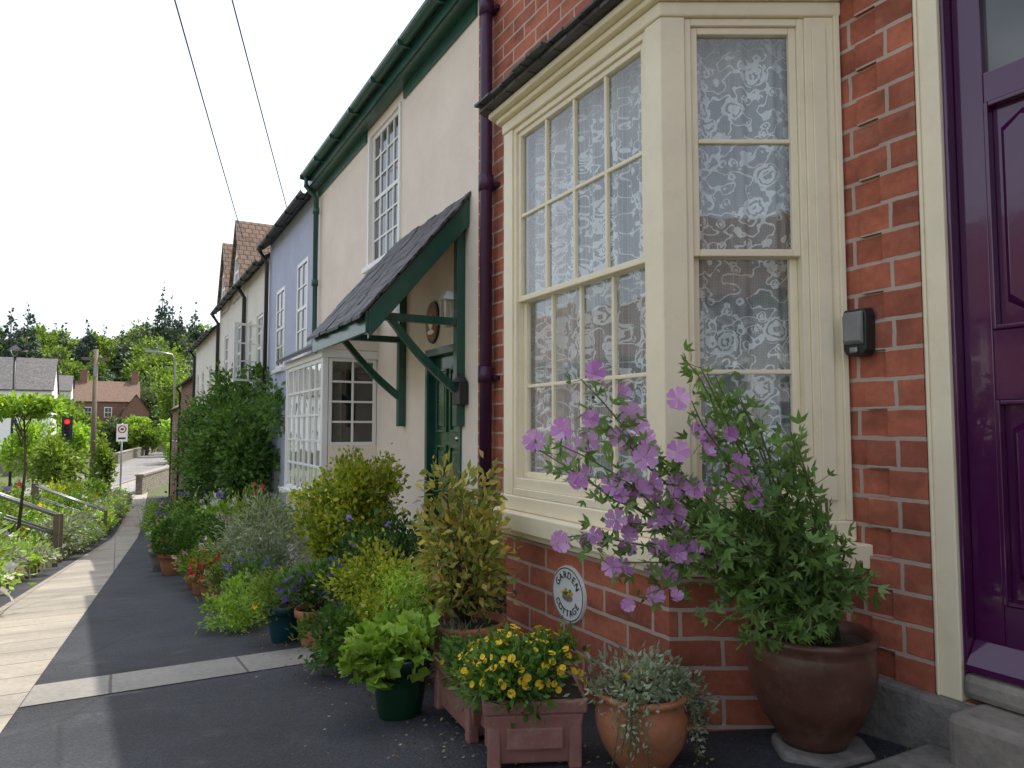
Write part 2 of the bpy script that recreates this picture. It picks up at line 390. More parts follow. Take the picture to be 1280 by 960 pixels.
strip('paving_stone_band',lambda y:SR(y)+.005,lambda y:2.2,5.75,6.40,M['slabgrey'],.012)
strip('paving_edge_joint',lambda y:SL(y)-.10,lambda y:SL(y)-.005,-20,84,M['stone'],.014)
def RC(y):
    if y<62: return XF(y)-7.4
    return np.interp(y,[62,80,100,140,190,245],[XF(62)-7.4,-3.0,1.2,5.2,12.0,34.0])
strip('road',lambda y:RC(y)-3.4,lambda y:RC(y)+3.4,-30,240,M['road'],.02)
mbk=MB()
for y in range(64,150,3):
    xa=RC(y)+3.4; xb=RC(y+3)+3.4
    z=gY(y)
    mbk.add([(xa,y,z),(xa+.25,y,z),(xb+.25,y+3,z),(xb,y+3,z),(xa,y,z+.16),(xa+.25,y,z+.16),(xb+.25,y+3,z+.16),(xb,y+3,z+.16)],BX,M['stone'])
mbk.build('kerb')
strip('far_pavement',lambda y:RC(y)+3.65,lambda y:RC(y)+7.5,64,150,M['slabgrey'],.03)
# ------------------------------------------------------------ windows helper
def sash(mb,T,u0,u1,z0,z1,cols,rows,o=-.06,fw=.06,bw=.022,mat=None,pane=None,dep=.04,split=True):
    mat=mat or M['white']; pane=pane or M['pane']
    mb.box(u0,u0+fw,o-dep,o,z0,z1,mat,T); mb.box(u1-fw,u1,o-dep,o,z0,z1,mat,T)
    mb.box(u0+fw,u1-fw,o-dep,o,z0,z0+fw,mat,T); mb.box(u0+fw,u1-fw,o-dep,o,z1-fw,z1,mat,T)
    gu0,gu1,gz0,gz1=u0+fw,u1-fw,z0+fw,z1-fw
    for i in range(1,cols):
        c=gu0+(gu1-gu0)*i/cols; mb.box(c-bw/2,c+bw/2,o-dep*.8,o-.004,gz0,gz1,mat,T)
    for j in range(1,rows):
        c=gz0+(gz1-gz0)*j/rows; w=bw*(2.0 if split and j==rows//2 else 1)
        mb.box(gu0,gu1,o-dep*.84,o-.006,c-w/2,c+w/2,mat,T)
    if pane!='none':
        mb.add([(gu0,o-dep*.6,gz0),(gu1,o-dep*.6,gz0),(gu1,o-dep*.6,gz1),(gu0,o-dep*.6,gz1)],[(0,1,2,3)],pane,T)
def wall(mb,T,u0,u1,z0,z1,ops,mat,depth=.12):
    us=sorted(set([u0,u1]+[a for o in ops for a in o[:2]])); zs=sorted(set([z0,z1]+[a for o in ops for a in o[2:4]]))
    for i in range(len(us)-1):
        for j in range(len(zs)-1):
            cu=(us[i]+us[i+1])/2; cz=(zs[j]+zs[j+1])/2
            if any(o[0]<cu<o[1] and o[2]<cz<o[3] for o in ops): continue
            mb.add([(us[i],0,zs[j]),(us[i+1],0,zs[j]),(us[i+1],0,zs[j+1]),(us[i],0,zs[j+1])],[(0,1,2,3)],mat,T)
    for a,b,c,d in [o[:4] for o in ops]:
        e=depth
        mb.add([(a,0,c),(a,-e,c),(a,-e,d),(a,0,d)],[(0,1,2,3)],mat,T)
        mb.add([(b,0,c),(b,-e,c),(b,-e,d),(b,0,d)],[(0,1,2,3)],mat,T)
        mb.add([(a,0,c),(b,0,c),(b,-e,c),(a,-e,c)],[(0,1,2,3)],mat,T)
        mb.add([(a,0,d),(b,0,d),(b,-e,d),(a,-e,d)],[(0,1,2,3)],mat,T)
X0=3.3
FS=frame(X0,0,(0,1),(-1,0))   # street facade: u = Y
def shell(mb,y0,y1,zb,ze,zr,wm,rm,x0=X0,x1=9.3,over=.22):
    xr=(x0+x1)/2
    for y in (y0,y1):
        e=.004 if y==y0 else -.004
        mb.add([(x0+.002,y+e,zb),(x1,y+e,zb),(x1,y+e,ze),(xr,y+e,zr),(x0+.002,y+e,ze)],[(0,1,2,3,4)],wm)
    mb.add([(x1,y0,zb),(x1,y1,zb),(x1,y1,ze),(x1,y0,ze)],[(0,1,2,3)],wm)
    sl=(zr-ze)/(xr-x0)
    for sgn in (1,-1):
        xe=x0-over if sgn==1 else x1+over; zee=ze-over*sl
        pts=[(xe,y0,zee),(xe,y1,zee),(xr,y1,zr),(xr,y0,zr)]
        up=[(x,y,z+.09) for x,y,z in pts]
        pts=[(x,y,z+.02) for x,y,z in pts]
        mb.add(pts+up,BX,rm)
def chimney(mb,x,y,z0,z1,mat,w=.5,l=.8,pots=2):
    mb.box(x-w/2,x+w/2,y-l/2,y+l/2,z0,z1,mat); mb.box(x-w/2-.06,x+w/2+.06,y-l/2-.06,y+l/2+.06,z1,z1+.14,mat)
    for i in range(pots):
        yy=y+(i-(pots-1)/2)*.4
        mb.lathe(x,yy,z1+.14,[(.12,0),(.10,.3),(.13,.33),(.13,.4),(.08,.4)],M['terra'],12)
def gutter(mb,x,z,y0,y1,mat,r=.075):
    vs=[];fs=[];n=9
    for y in (y0,y1):
        for k in range(n):
            t=math.pi*k/(n-1); vs.append((x-r*math.cos(t),y,z-r*math.sin(t)))
        for k in range(n):
            t=math.pi*(n-1-k)/(n-1); vs.append((x-(r-.01)*math.cos(t),y,z-(r-.01)*math.sin(t)))
    m=2*n
    for k in range(m): fs.append((k,(k+1)%m,m+(k+1)%m,m+k))
    mb.add(vs,fs,mat)
    y=y0+.4
    while y<y1:
        mb.box(x-r-.012,x+r+.012,y-.02,y+.02,z-r-.012,z-.02,mat); y+=1.1
# ------------------------------------------------------------ brick house
bh=empty('brick_house')
mb=MB()
wall(mb,FS,-6,6.8,-.9,6.6,[(2.5,4.97,.8,3.75),(.85,2.01,.30,3.75)],M['brick'],.2)
shell(mb,-6,6.8,-1,6.6,9.0,M['brick'],M['slate'])
row=.145; mb2=MB(); zz=.29; j=0
while zz<6.5:
    e=2.315 if j%2 else 2.20
    mb2.box(2.012,e,.001,.022,zz,zz+row,M['brick'],FS); zz+=row;j+=1
mb.build('brick_walls',bh); mb2.build('brick_quoins',bh)
mb=MB(); mb.box(X0-.09,X0-.001,1.80,2.42,-.15,.30,M['concrete']); mb.build('plinth',bh,.02)
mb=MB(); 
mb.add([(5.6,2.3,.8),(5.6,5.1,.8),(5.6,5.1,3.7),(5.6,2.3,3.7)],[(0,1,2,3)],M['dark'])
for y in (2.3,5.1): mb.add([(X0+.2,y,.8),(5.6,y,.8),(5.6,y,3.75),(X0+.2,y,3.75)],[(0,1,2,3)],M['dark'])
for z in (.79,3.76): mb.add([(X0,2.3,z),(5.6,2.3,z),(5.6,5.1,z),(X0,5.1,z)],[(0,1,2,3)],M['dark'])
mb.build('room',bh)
C=Vector((2.46,2.87)); D2=Vector((2.46,4.64)); A=Vector((3.29,2.42)); E=Vector((3.29,5.09))
tc=(A-C).normalized(); oc=Vector((tc.y,-tc.x)); 
if oc.dot(Vector((-.5,-.9)))<0: oc=-oc
td=(E-D2).normalized(); od=Vector((-td.y,td.x))
if od.dot(Vector((-.5,.9)))<0: od=-od
def outline(e,xw=X0+.05):
    of=Vector((-1,0))
    def inter(p,d,q,g):
        den=d.x*g.y-d.y*g.x; t=((q.x-p.x)*g.y-(q.y-p.y)*g.x)/den; return p+d*t
    c=inter(C+of*e,Vector((0,1)),C+oc*e,tc); d=inter(D2+of*e,Vector((0,1)),D2+od*e,td)
    a=inter(C+oc*e,tc,Vector((xw,0)),Vector((0,1))); b=inter(D2+od*e,td,Vector((xw,0)),Vector((0,1)))
    return [tuple(a),tuple(c),tuple(d),tuple(b)]
mb=MB(); mb.prism(outline(-.02),-.6,.775,M['brick']); mb.build('bay_brick_base',bh)
mb=MB(); mb.prism(outline(.095,X0-.001),.80,.925,M['cream']); mb.prism(outline(.045,X0-.002),.755,.799,M['cream'])
mb.prism(outline(.02,X0-.004),.926,1.03,M['cream'])
ZT=3.68
mb.prism(outline(.012,X0-.003),ZT+.001,ZT+.08,M['cream']); mb.prism(outline(.05,X0-.005),ZT+.081,ZT+.12,M['cream']); mb.prism(outline(.10,X0-.006),ZT+.121,ZT+.165,M['cream'])
mb.build('bay_sill_and_cornice',bh,.010)
Ff=frame(2.46,0,(0,1),(-1,0)); Fc=frame(C.x,C.y,tuple(tc),tuple(oc)); Fd=frame(D2.x,D2.y,tuple(td),tuple(od))
mb=MB(); o1=outline(.16,X0-.002); zr_=ZT+.17
mb.prism(o1,zr_,zr_+.025,M['slate'])
mb.add([(x,y,zr_+.031) for x,y in o1]+[(X0-.002,o1[0][1],zr_+.3),(X0-.002,2.95,zr_+.4),(X0-.002,4.5,zr_+.4),(X0-.002,o1[3][1],zr_+.3)],[(0,1,5,4),(1,2,6,5),(2,3,7,6)],M['slate'])
for T,u0,u1 in ((Ff,2.78,4.72),(Fc,-.10,.90)):
    u=u0
    while u<u1:
        w_=random.uniform(.17,.24); dz=random.uniform(0,.012)
        mb.box(u+.003,min(u+w_,u1)-.003,.02,.205+random.uniform(-.015,.02),zr_+.027+dz,zr_+.045+dz,M['slate'],T); u+=w_
mb.build('bay_roof',bh)
mb=MB(); W=M['cream']
zb,zt=1.031,ZT
def cpost(P,t1,o1,t2,o2,a,b,dep=.12):
    P=Vector(P);t1=Vector(t1);o1=Vector(o1);t2=Vector(t2);o2=Vector(o2)
    inn=P-(o1+o2).normalized()*dep*1.1
    poly=[P,P+t1*a,P+t1*a-o1*dep,inn,P+t2*b-o2*dep,P+t2*b]
    mb.prism([tuple(q) for q in poly],zb,zt,W)
cpost(C,(0,1),(-1,0),tc,oc,.13,.13); cpost(D2,(0,-1),(-1,0),td,od,.13,.13)
def facewin(T,u0,u1,cols,mid=2.42):
    g=.035
    mb.box(u0,u0+g,-.12,-.012,zb,zt,W,T); mb.box(u1-g,u1,-.12,-.012,zb,zt,W,T)
    mb.box(u0+g,u1-g,-.12,-.012,zt-.04,zt,W,T); mb.box(u0+g,u1-g,-.13,.012,zb,zb+.05,W,T); mb.box(u0+g,u1-g,-.13,-.010,zb+.05,zb+.12,W,T)
    sash(mb,T,u0+g,u1-g,mid-.02,zt-.04,cols,2,o=-.03,fw=.038,bw=.024,mat=W,pane='none',split=False)
    sash(mb,T,u0+g,u1-g,zb+.12,mid+.02,cols,2,o=-.075,fw=.042,bw=.024,mat=W,pane='none',split=False)
facewin(Ff,3.0,4.51,4); facewin(Fc,.13,.765,1); facewin(Fd,.13,.78,1)
lc=(A-C).length
mb.box(.765,lc,-.12,0,zb,zt,W,Fc); mb.box(.80,lc-.07,0.001,.012,zb+.1,zt-.06,W,Fc)
mb.box(lc-.03,lc,0,.02,zb,zt,W,Fc)
mb.box(.78,lc,-.12,0,zb,zt,W,Fd)
mb.build('bay_window_frames',bh,.005)
mb=MB()
for T,u0,u1 in ((Ff,3.05,4.46),(Fc,.18,.73),(Fd,.18,.74)):
    for o,z0,z1 in ((-.055,2.44,3.61),(-.10,1.19,2.42)):
        mb.add([(u0,o,z0),(u1,o,z0),(u1,o,z1),(u0,o,z1)],[(0,1,2,3)],M['glass'],T)
mb.build('bay_window_glass',bh,recalc=False)
mb=MB()
def curtain(T,u0,u1,ph,o=-.17,fr=26,am=.024):
    n=160;vs=[];fs=[]
    for i in range(n+1):
        u=u0+(u1-u0)*i/n; 
        for z,k in ((1.03,1.3),(3.66,.8)): vs.append((u,o+am*k*math.sin(u*fr+ph)+.010*math.sin(u*fr*2.7),z))
    for i in range(n): fs.append((2*i,2*i+2,2*i+3,2*i+1))
    mb.add(vs,fs,M['lace'],T,smooth=True)
curtain(Ff,2.95,4.57,0); curtain(Fc,.02,.92,1.,-.18,30); curtain(Fd,.02,.92,1.)
oc_=mb.build('lace_curtains',bh,recalc=False)
uvl=oc_.data.uv_layers[0]
for p in oc_.data.polygons:
    for li in p.loop_indices:
        co=oc_.data.vertices[oc_.data.loops[li].vertex_index].co
        uvl.data[li].uv=((co.x*.6+co.y*(1 if co.x<2.75 else -.55))*1.25,co.z)
# door
mb=MB()
mb.box(1.895,2.01,-.10,.02,.30,3.75,M['cream'],FS); mb.box(.85,.95,-.10,.02,.30,3.75,M['cream'],FS); mb.box(.95,1.895,-.10,.02,3.60,3.75,M['cream'],FS)
mb.box(1.985,2.0,.021,.032,.30,3.75,M['cream'],FS)
mb.box(1.875,1.894,-.10,.0,.41,3.6,M['purple'],FS)
mb.build('door_frame',bh,.008)
mb=MB(); P=M['purple']
dl,dr,dz0,dz1=.955,1.874,.44,3.59
F=FS
st=.125
def db(a,b,c,d,o0=-.12,o1=-.06): mb.box(a,b,o0,o1,c,d,P,F)
db(dl,dl+st,dz0,dz1); db(dr-st,dr,dz0,dz1); mid=(dl+dr)/2; db(mid-.05,mid+.05,dz0+.3,2.97)
db(dl+st,dr-st,dz0,dz0+.30); db(dl+st,dr-st,1.62,1.93); db(dl+st,dr-st,2.95,3.09); db(dl+st,dr-st,3.48,dz1)
for a,b in ((dl+st,mid-.05),(mid+.05,dr-st)):
    for c,d in ((dz0+.3,1.62),(1.93,2.95)):
        mb.box(a,b,-.11,-.095,c,d,P,F)
        g=.02
        mb.box(a,a+g,-.094,-.052,c,d,P,F); mb.box(b-g,b,-.094,-.052,c,d,P,F)
        mb.box(a+g,b-g,-.094,-.052,c,c+g,P,F); mb.box(a+g,b-g,-.094,-.052,d-g,d,P,F)
        a2,b2,c2,d2=a+.05,b-.05,c+.06,d-.06; am=(a2+b2)/2; ch=.06
        poly=[(a2,c2+ch),(am,c2),(b2,c2+ch),(b2,d2-ch),(am,d2),(a2,d2-ch)]
        n=6; inner=[(am+(x-am)*.75,(c2+d2)/2+(y-(c2+d2)/2)*.92) for x,y in poly]
        mb.add([(x,-.094,y) for x,y in poly]+[(x,-.07,y) for x,y in inner],[(5,4,3,2,1,0),(6,7,8,9,10,11)]+[(i,(i+1)%n,(i+1)%n+n,i+n) for i in range(n)],P,F)
mb.add([(dl+st,-.09,3.09),(dr-st,-.09,3.09),(dr-st,-.09,3.48),(dl+st,-.09,3.48)],[(0,1,2,3)],M['pane'],F)
mb.add([(dl,-.059,dz0),(dr,-.059,dz0),(dr,.02,dz0),(dl,.02,dz0),(dl,-.059,dz0+.13),(dr,-.059,dz0+.13),(dr,.02,dz0+.03),(dl,.02,dz0+.03)],BX,P,F)
mb.build('purple_front_door',bh,.005)
mb=MB(); mb.box(3.06,3.5,.5,1.84,-.1,.32,M['stone']); mb.box(X0-.03,3.5,.96,1.89,.321,.435,M['stone']); mb.build('door_step',bh,.035)
mb=MB(); mb.box(2.36,3.22,.2,1.15,-.2,.115,M['concrete']); mb.box(2.34,3.205,1.165,2.0,-.2,.112,M['concrete']); mb.build('flagstones',None,.02)
mb=MB(); px,py=X0-.10,6.42
mb.tube([(px,py,-.2),(px,py,5.2),(px,py,6.5)],.062,M['purplep'],14)
for z in (1.95,3.9,5.75):
    mb.tube([(px,py,z),(px,py,z+.16)],.078,M['purplep'],14); mb.box(px,X0,py-.02,py+.02,z+.02,z+.08,M['purplep']); mb.box(px+.05,X0-.001,py-.12,py+.12,z+.03,z+.07,M['purplep'])
gutter(mb,X0-.22,6.45,-6,6.78,M['purplep'])
mb.build('purple_drain_pipe',bh)
mb=MB(); T=FS@Matrix.Translation((2.32,.022,1.86))@Matrix.Scale(1.2,4)
pts=[(-.058,0,.02),(-.045,0,0),(.045,0,0),(.058,0,.02),(.062,0,.17),(.05,0,.2),(-.05,0,.2),(-.062,0,.17)]
mb.add(pts+[(x*.9,.055,z*.94+.006) for x,_,z in pts],[tuple(range(8))[::-1],tuple(range(8,16))]+[(i,(i+1)%8,(i+1)%8+8,i+8) for i in range(8)],M['black'],T)
mb.add([(-.046,.056,.045),(.046,.056,.045),(.046,.056,.185),(-.046,.056,.185),(-.04,.078,.06),(.04,.078,.06),(.040,.070,.180),(-.040,.070,.180)],BX,M['greyplastic'],T)
mb.box(-.018,.018,.056,.066,.012,.036,M['grey'],T)
mb.build('key_safe',None,.006)
mb=MB(); T=frame(2.479,3.80,(0,1),(-1,0))@Matrix.Translation((0,0,.475))
def disc(mb,T,a,b,o0,o1,mat,n=40):
    vs=[(a*math.cos(2*math.pi*i/n),o0,b*math.sin(2*math.pi*i/n)) for i in range(n)]+[(a*.97*math.cos(2*math.pi*i/n),o1,b*.97*math.sin(2*math.pi*i/n)) for i in range(n)]
    mb.add(vs,[tuple(range(n))[::-1],tuple(range(n,2*n))]+[(i,(i+1)%n,(i+1)%n+n,i+n) for i in range(n)],mat,T)
disc(mb,T,.185,.175,0.0,.016,M['white'])
def ring(mb,T,a,b,w,o,mat,n=48):
    vs=[];
    for i in range(n):
        c,s=math.cos(2*math.pi*i/n),math.sin(2*math.pi*i/n); vs+=[(a*c,o,b*s),((a-w)*c,o,(b-w)*s)]
    mb.add(vs,[(2*i,2*i+1,(2*i+3)%(2*n),(2*i+2)%(2*n)) for i in range(n)],mat,T)
ring(mb,T,.172,.162,.006,.0195,M['black'])
disc(mb,T@Matrix.Translation((0,0,-.02)),.055,.022,.017,.022,M['concrete'],20)
for i in range(7):
    tt=T@Matrix.Translation((-.05+i*.016,0,.012+.014*math.sin(i*2))); disc(mb,tt,.009,.011,.017,.026,L['sun'] if i%2 else L['fyellow'],12)
sign=mb.build('house_name_sign')
def letter(ch,T2,size,mat,parent):
    cu=bpy.data.curves.new('letter_'+ch,'FONT'); cu.body=ch; cu.size=size; cu.extrude=.001; cu.align_x='CENTER'; cu.align_y='CENTER'
    cu.materials.append(mat); o=bpy.data.objects.new('letter_'+ch,cu); scene.collection.objects.link(o); o.matrix_world=T2; o.parent=parent
Rb=Matrix(((0,0,-1,0),(-1,0,0,0),(0,1,0,0),(0,0,0,1)))
base=Matrix.Translation((2.479-.020,3.80,.475))@Rb
for i,ch in enumerate('GARDEN'):
    a=R(90+58-i*116/5); letter(ch,base@Matrix.Translation((.122*math.cos(a),.116*math.sin(a),0))@Matrix.Rotation(a-R(90),4,'Z'),.062,M['black'],sign)
for i,ch in enumerate('COTTAGE'):
    a=R(-90-60+i*120/6); letter(ch,base@Matrix.Translation((.122*math.cos(a),.116*math.sin(a),0))@Matrix.Rotation(a+R(90),4,'Z'),.058,M['black'],sign)
# ------------------------------------------------------------ cream house
ch=empty('cream_cottage'); mb=MB(); mw=MB()
wall(mb,FS,6.8,13.9,-1.6,6.45,[(7.2,8.25,-.6,2.45),(9.3,10.6,3.95,6.0),(10.3,12.6,-.4,2.5)],M['creamwall'],.14)
shell(mb,6.8,13.9,-1.6,6.45,8.9,M['creamwall'],M['slate'])
mb.build('walls',ch)
sash(mw,FS,9.3,10.6,3.95,6.0,4,6,o=-.03,fw=.07,bw=.03); mw.box(9.2,10.7,0,.10,3.86,3.94,M['white'],FS)
mw.box(9.22,9.29,.0,.03,3.95,6.0,M['white'],FS);mw.box(10.61,10.68,.0,.03,3.95,6.0,M['white'],FS)
bx=2.5
mb=MB(); mb.box(bx+.03,X0,10.19,12.67,-1.6,.42,M['creamwall']); mb.box(bx-.07,X0-.001,10.08,12.78,.42,.50,M['white'])
Fs2=frame(bx,10.16,(1,0),(0,-1)); Fb2=frame(bx,0,(0,1),(-1,0))
mw.box(bx,bx+.08,10.16,10.24,.5,2.5,M['white']); mw.box(bx,bx+.08,12.62,12.70,.5,2.5,M['white'])
sash(mw,Fb2,10.25,12.61,.5,2.5,6,5,o=-.01,fw=.06,bw=.035,pane='none',split=False)
sash(mw,Fs2,.09,.79,1.25,2.5,2,4,o=-.01,fw=.05,bw=.03,pane='none',split=False)
mb.box(bx+.09,X0,10.163,10.25,.5,1.249,M['creamwall'])
mw.add([(.13,-.035,1.3),(.75,-.035,1.3),(.75,-.035,2.45),(.13,-.035,2.45)],[(0,1,2,3)],M['glass'],Fs2)
mw.add([(10.3,-.035,.55),(12.56,-.035,.55),(12.56,-.035,2.45),(10.3,-.035,2.45)],[(0,1,2,3)],M['glass'],Fb2)
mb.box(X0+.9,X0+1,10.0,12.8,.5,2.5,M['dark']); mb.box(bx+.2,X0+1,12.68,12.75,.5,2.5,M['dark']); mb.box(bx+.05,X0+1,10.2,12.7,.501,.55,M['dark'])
n=60;vs=[];fs=[]
for i in range(n+1):
    t=i/n; 
    for z in (.56,2.48): vs.append((bx+.16+.02*math.sin(t*60),10.35+2.2*t,z))
for i in range(n):
    if .3<i/n<.62: continue
    fs.append((2*i,2*i+2,2*i+3,2*i+1))
mw.add(vs,fs,M['white'])
mb.box(bx-.02,X0,10.14,12.72,2.5,2.62,M['white'])
pts=[(bx-.14,9.98,2.60),(bx-.14,12.88,2.60),(X0-.01,12.88,3.12),(X0-.01,9.98,3.12)]
up=[(x,y,z+.06) for x,y,z in pts]
mb.add(pts+up,BX,M['slate'])
mb.add([(bx-.02,10.13,2.621),(X0,10.13,2.621),(X0,10.13,3.1)],[(0,1,2)],M['creamwall'])
mb.build('bay',ch,.006); mw.build('windows',ch,.004,recalc=False)
mb=MB(); G=M['green']
gutter(mb,3.0,6.36,6.82,13.9,G,.085)
mb.box(3.085,3.115,6.82,13.9,6.16,6.42,G); mb.box(3.116,X0-.001,6.82,13.9,6.14,6.17,G); mb.box(X0-.03,X0-.002,6.83,9.1,5.98,6.139,G); mb.box(X0-.03,X0-.002,10.8,13.88,5.98,6.139,G)
mb.tube([(3.0,13.72,6.28),(3.0,13.72,6.12),(3.2,13.72,5.9),(3.2,13.72,2.8),(3.2,13.72,-1.2)],.05,G,10)
for z in (5.6,4.2): mb.tube([(3.2,13.72,z),(3.2,13.72,z+.12)],.065,G,10)
mb.build('green_gutter',ch)
# porch canopy
mb=MB()
cy0,cy1=7.04,9.26; xe,ze=2.18,2.70; xw,zw=X0-.005,4.02
def slopebox(y0,y1,dz0,dz1,mat,xa=xe,xb=xw):
    f=lambda x: ze+(zw-ze)*(x-xe)/(xw-xe)
    pts=[(xa,y0,f(xa)+dz0),(xa,y1,f(xa)+dz0),(xb,y1,f(xb)+dz0),(xb,y0,f(xb)+dz0)]
    up=[(x,y,z-dz0+dz1) for x,y,z in pts]
    mb.add(pts+up,BX,mat)
nC=10
for i in range(nC):
    xa=xe-.10+(xw-xe+.10)*i/nC; xb=min(xw,xe-.10+(xw-xe+.10)*(i+1)/nC+.05)
    y=cy0-.07; first=True
    while y<cy1+.05:
        y2=min(y+(.14 if first and i%2 else .28),cy1+.06); first=False; dz=random.uniform(0,.022)
        slopebox(y+.006,y2-.006,.005+dz,.03+dz+.016,M['slate'],xa+random.uniform(-.025,.025),xb); y=y2
slopebox(cy0-.03,cy0+.02,-.30,-.0,G); slopebox(cy1-.03,cy1+.02,-.26,-.0,G)
slopebox(cy0+.021,cy1-.031,-.04,-.001,M['cream'])
mb.box(xe-.035,xe-.001,cy0-.03,cy1+.02,ze-.24,ze-.02,G)
for y in (cy0+.08,cy1-.30):
    mb.box(X0-.10,X0-.002,y,y+.10,1.52,3.72,G)
    mb.box(xe+.12,X0-.101,y+.01,y+.09,2.62,2.70,G)
    n=7; pts=[]
    for i in range(n+1):
        t=i/n; pts.append((X0-.09-(.78)*t, 1.86+.76*t-.05*math.sin(math.pi*t)))
    for (x1,z1),(x2,z2) in zip(pts,pts[1:]):
        mb.add([(x1,y+.015,z1),(x2,y+.015,z2),(x2,y+.085,z2),(x1,y+.085,z1),(x1,y+.015,z1+.11),(x2,y+.015,z2+.11),(x2,y+.085,z2+.11),(x1,y+.085,z1+.11)],BX,G)
mb.build('porch_canopy',ch,.005)
mb=MB(); GD=M['greend']
mb.box(7.2,7.27,-.13,.02,-.6,2.45,G,FS); mb.box(8.18,8.25,-.13,.02,-.6,2.45,G,FS); mb.box(7.27,8.18,-.13,.02,2.36,2.45,G,FS)
mb.box(7.27,8.18,-.13,-.08,-.55,2.36,GD,FS)
for a,b in ((7.37,7.68),(7.77,8.08)):
    for c,d in ((-.35,.35),(.5,1.3),(1.45,2.2)):
        for (p,q,r,s_) in ((a,a+.03,c,d),(b-.03,b,c,d),(a+.03,b-.03,c,c+.03),(a+.03,b-.03,d-.03,d)): mb.box(p,q,-.079,-.055,r,s_,GD,FS)
        mb.box(a+.07,b-.07,-.079,-.062,c+.07,d-.07,GD,FS)
mb.lathe(0,0,0,[(.03,0),(.035,.02),(.02,.04),(0.001,.045)],M['chrome'],12,FS@Matrix.Translation((7.42,-.06,1.38))@Matrix.Rotation(R(-90),4,'X'))
mb.build('green_front_door',ch,.005)
mb=MB(); T=FS@Matrix.Translation((7.32,.0,2.62))
mb.box(-.05,.05,.001,.03,.1,.42,M['white'],T); mb.box(-.07,.07,.05,.19,.05,.30,M['glass'],T)
for a in (-.07,.06): 
    for b in (.05,.18): mb.box(a,a+.012,b,b+.012,.05,.30,M['white'],T)
mb.frustum(.30,.40,.10,.10,.03,.03,M['white'],T@Matrix.Translation((0,.12,0))); mb.frustum(0,.05,.05,.05,.08,.08,M['white'],T@Matrix.Translation((0,.12,0)))
mb.build('porch_lantern')
mb=MB(); T=FS@Matrix.Translation((8.02,.0,2.77)); disc(mb,T,.20,.26,.002,.03,M['black']); disc(mb,T,.165,.225,.031,.035,M['terra']); disc(mb,T,.06,.09,.036,.05,M['cream'],16); disc(mb,T@Matrix.Translation((0,0,-.12)),.10,.03,.036,.045,M['cream'],16)
mb.build('oval_wall_plaque')
mb=MB(); T=FS@Matrix.Translation((7.12,.0,1.75)); mb.box(-.10,.10,.002,.11,0,.24,M['black'],T); mb.frustum(.24,.34,.10,.06,.03,.02,M['black'],T@Matrix.Translation((0,.06,0))); mb.build('post_box',None,.01)
# ------------------------------------------------------------ blue house
b=empty('lavender_house'); mb=MB(); mw=MB()
wall(mb,FS,13.91,19.1,-2.5,6.2,[(14.7,15.7,3.0,5.0),(17.0,18.0,2.9,4.8),(14.7,15.8,-.6,1.3),(17.2,18.0,-1.4,1.0)],M['bluewall'],.12)
shell(mb,13.91,19.1,-2.5,6.2,8.7,M['bluewall'],M['slate']); mb.build('walls',b)
for a,c,d,e in ((14.7,15.7,3.0,5.0),(17.0,18.0,2.9,4.8),(14.7,15.8,-.6,1.3)):
    sash(mw,FS,a,c,d,e,2,4,o=.02,fw=.08,bw=.035); mw.box(a-.08,c+.08,0,.09,d-.09,d-.005,M['white'],FS)
mw.box(17.2,18.0,-.1,-.04,-1.4,1.0,M['white'],FS)
mw.build('windows',b,.004,recalc=False)
mb=MB(); gutter(mb,3.02,6.10,13.93,19.1,M['black']); mb.tube([(3.02,18.95,6.0),(3.2,18.95,5.7),(3.2,18.95,-2)],.05,M['black'],8); mb.build('gutter',b)
mb=MB(); disc(mb,FS@Matrix.Translation((16.3,0,.9)),.16,.16,.002,.03,M['tealpot']); mb.build('round_wall_plaque')
# ------------------------------------------------------------ further houses
def row_house(name,y0,y1,zb,ze,zr,wm,rm,wins,x0=X0,gut=M['black'],chim=True,wcol=None):
    e=empty(name); mb=MB(); mw=MB(); T=frame(x0,0,(0,1),(-1,0))
    wall(mb,T,y0,y1,zb,ze,wins,wm,.12); shell(mb,y0,y1,zb,ze,zr,wm,rm,x0,x0+6); mb.build('walls',e)
    for a,c,d,f in wins:
        sash(mw,T,a,c,d,f,2,4,o=-.03,fw=.08,bw=.04,mat=wcol or M['white']); mw.box(a-.08,c+.08,0,.09,d-.09,d-.005,M['white'],T)
    mw.build('windows',e,recalc=False)
    mb=MB(); gutter(mb,x0-.28,ze-.12,y0+.01,y1,gut,.085); mb.tube([(x0-.28,y1-.15,ze-.2),(x0-.08,y1-.15,ze-.5),(x0-.08,y1-.15,zb)],.06,gut,8)
    if chim: chimney(mb,x0+3,y1-.2,zr-.8,zr+1.1,M['brickfar'])
    mb.build('gutter_and_chimney',e); return e
w1=row_house('white_cottage',19.11,23,-3,5.95,8.2,M['whitewall'],M['slate'],[(20.0,21.0,2.8,4.6),(21.8,22.6,2.8,4.6)])
mb=MB(); T=frame(X0-.02,19.75,(-.92,-.39),(-.39,.92)); sash(mb,T,0,.85,2.7,4.2,2,3,o=0,fw=.06,bw=.035,pane='none',split=False)
mb.add([(.06,-.02,2.76),(.79,-.02,2.76),(.79,-.02,4.14),(.06,-.02,4.14)],[(0,1,2,3)],M['glass'],T); mb.build('open_casement_window',w1,recalc=False)
w2=row_house('gabled_house',23.01,29.6,-3.5,6.0,8.4,M['whitewall'],M['tile'],[(24,24.9,3.0,4.8),(27,28,3.0,4.8),(26,27,-1.5,.5)])
mb=MB()
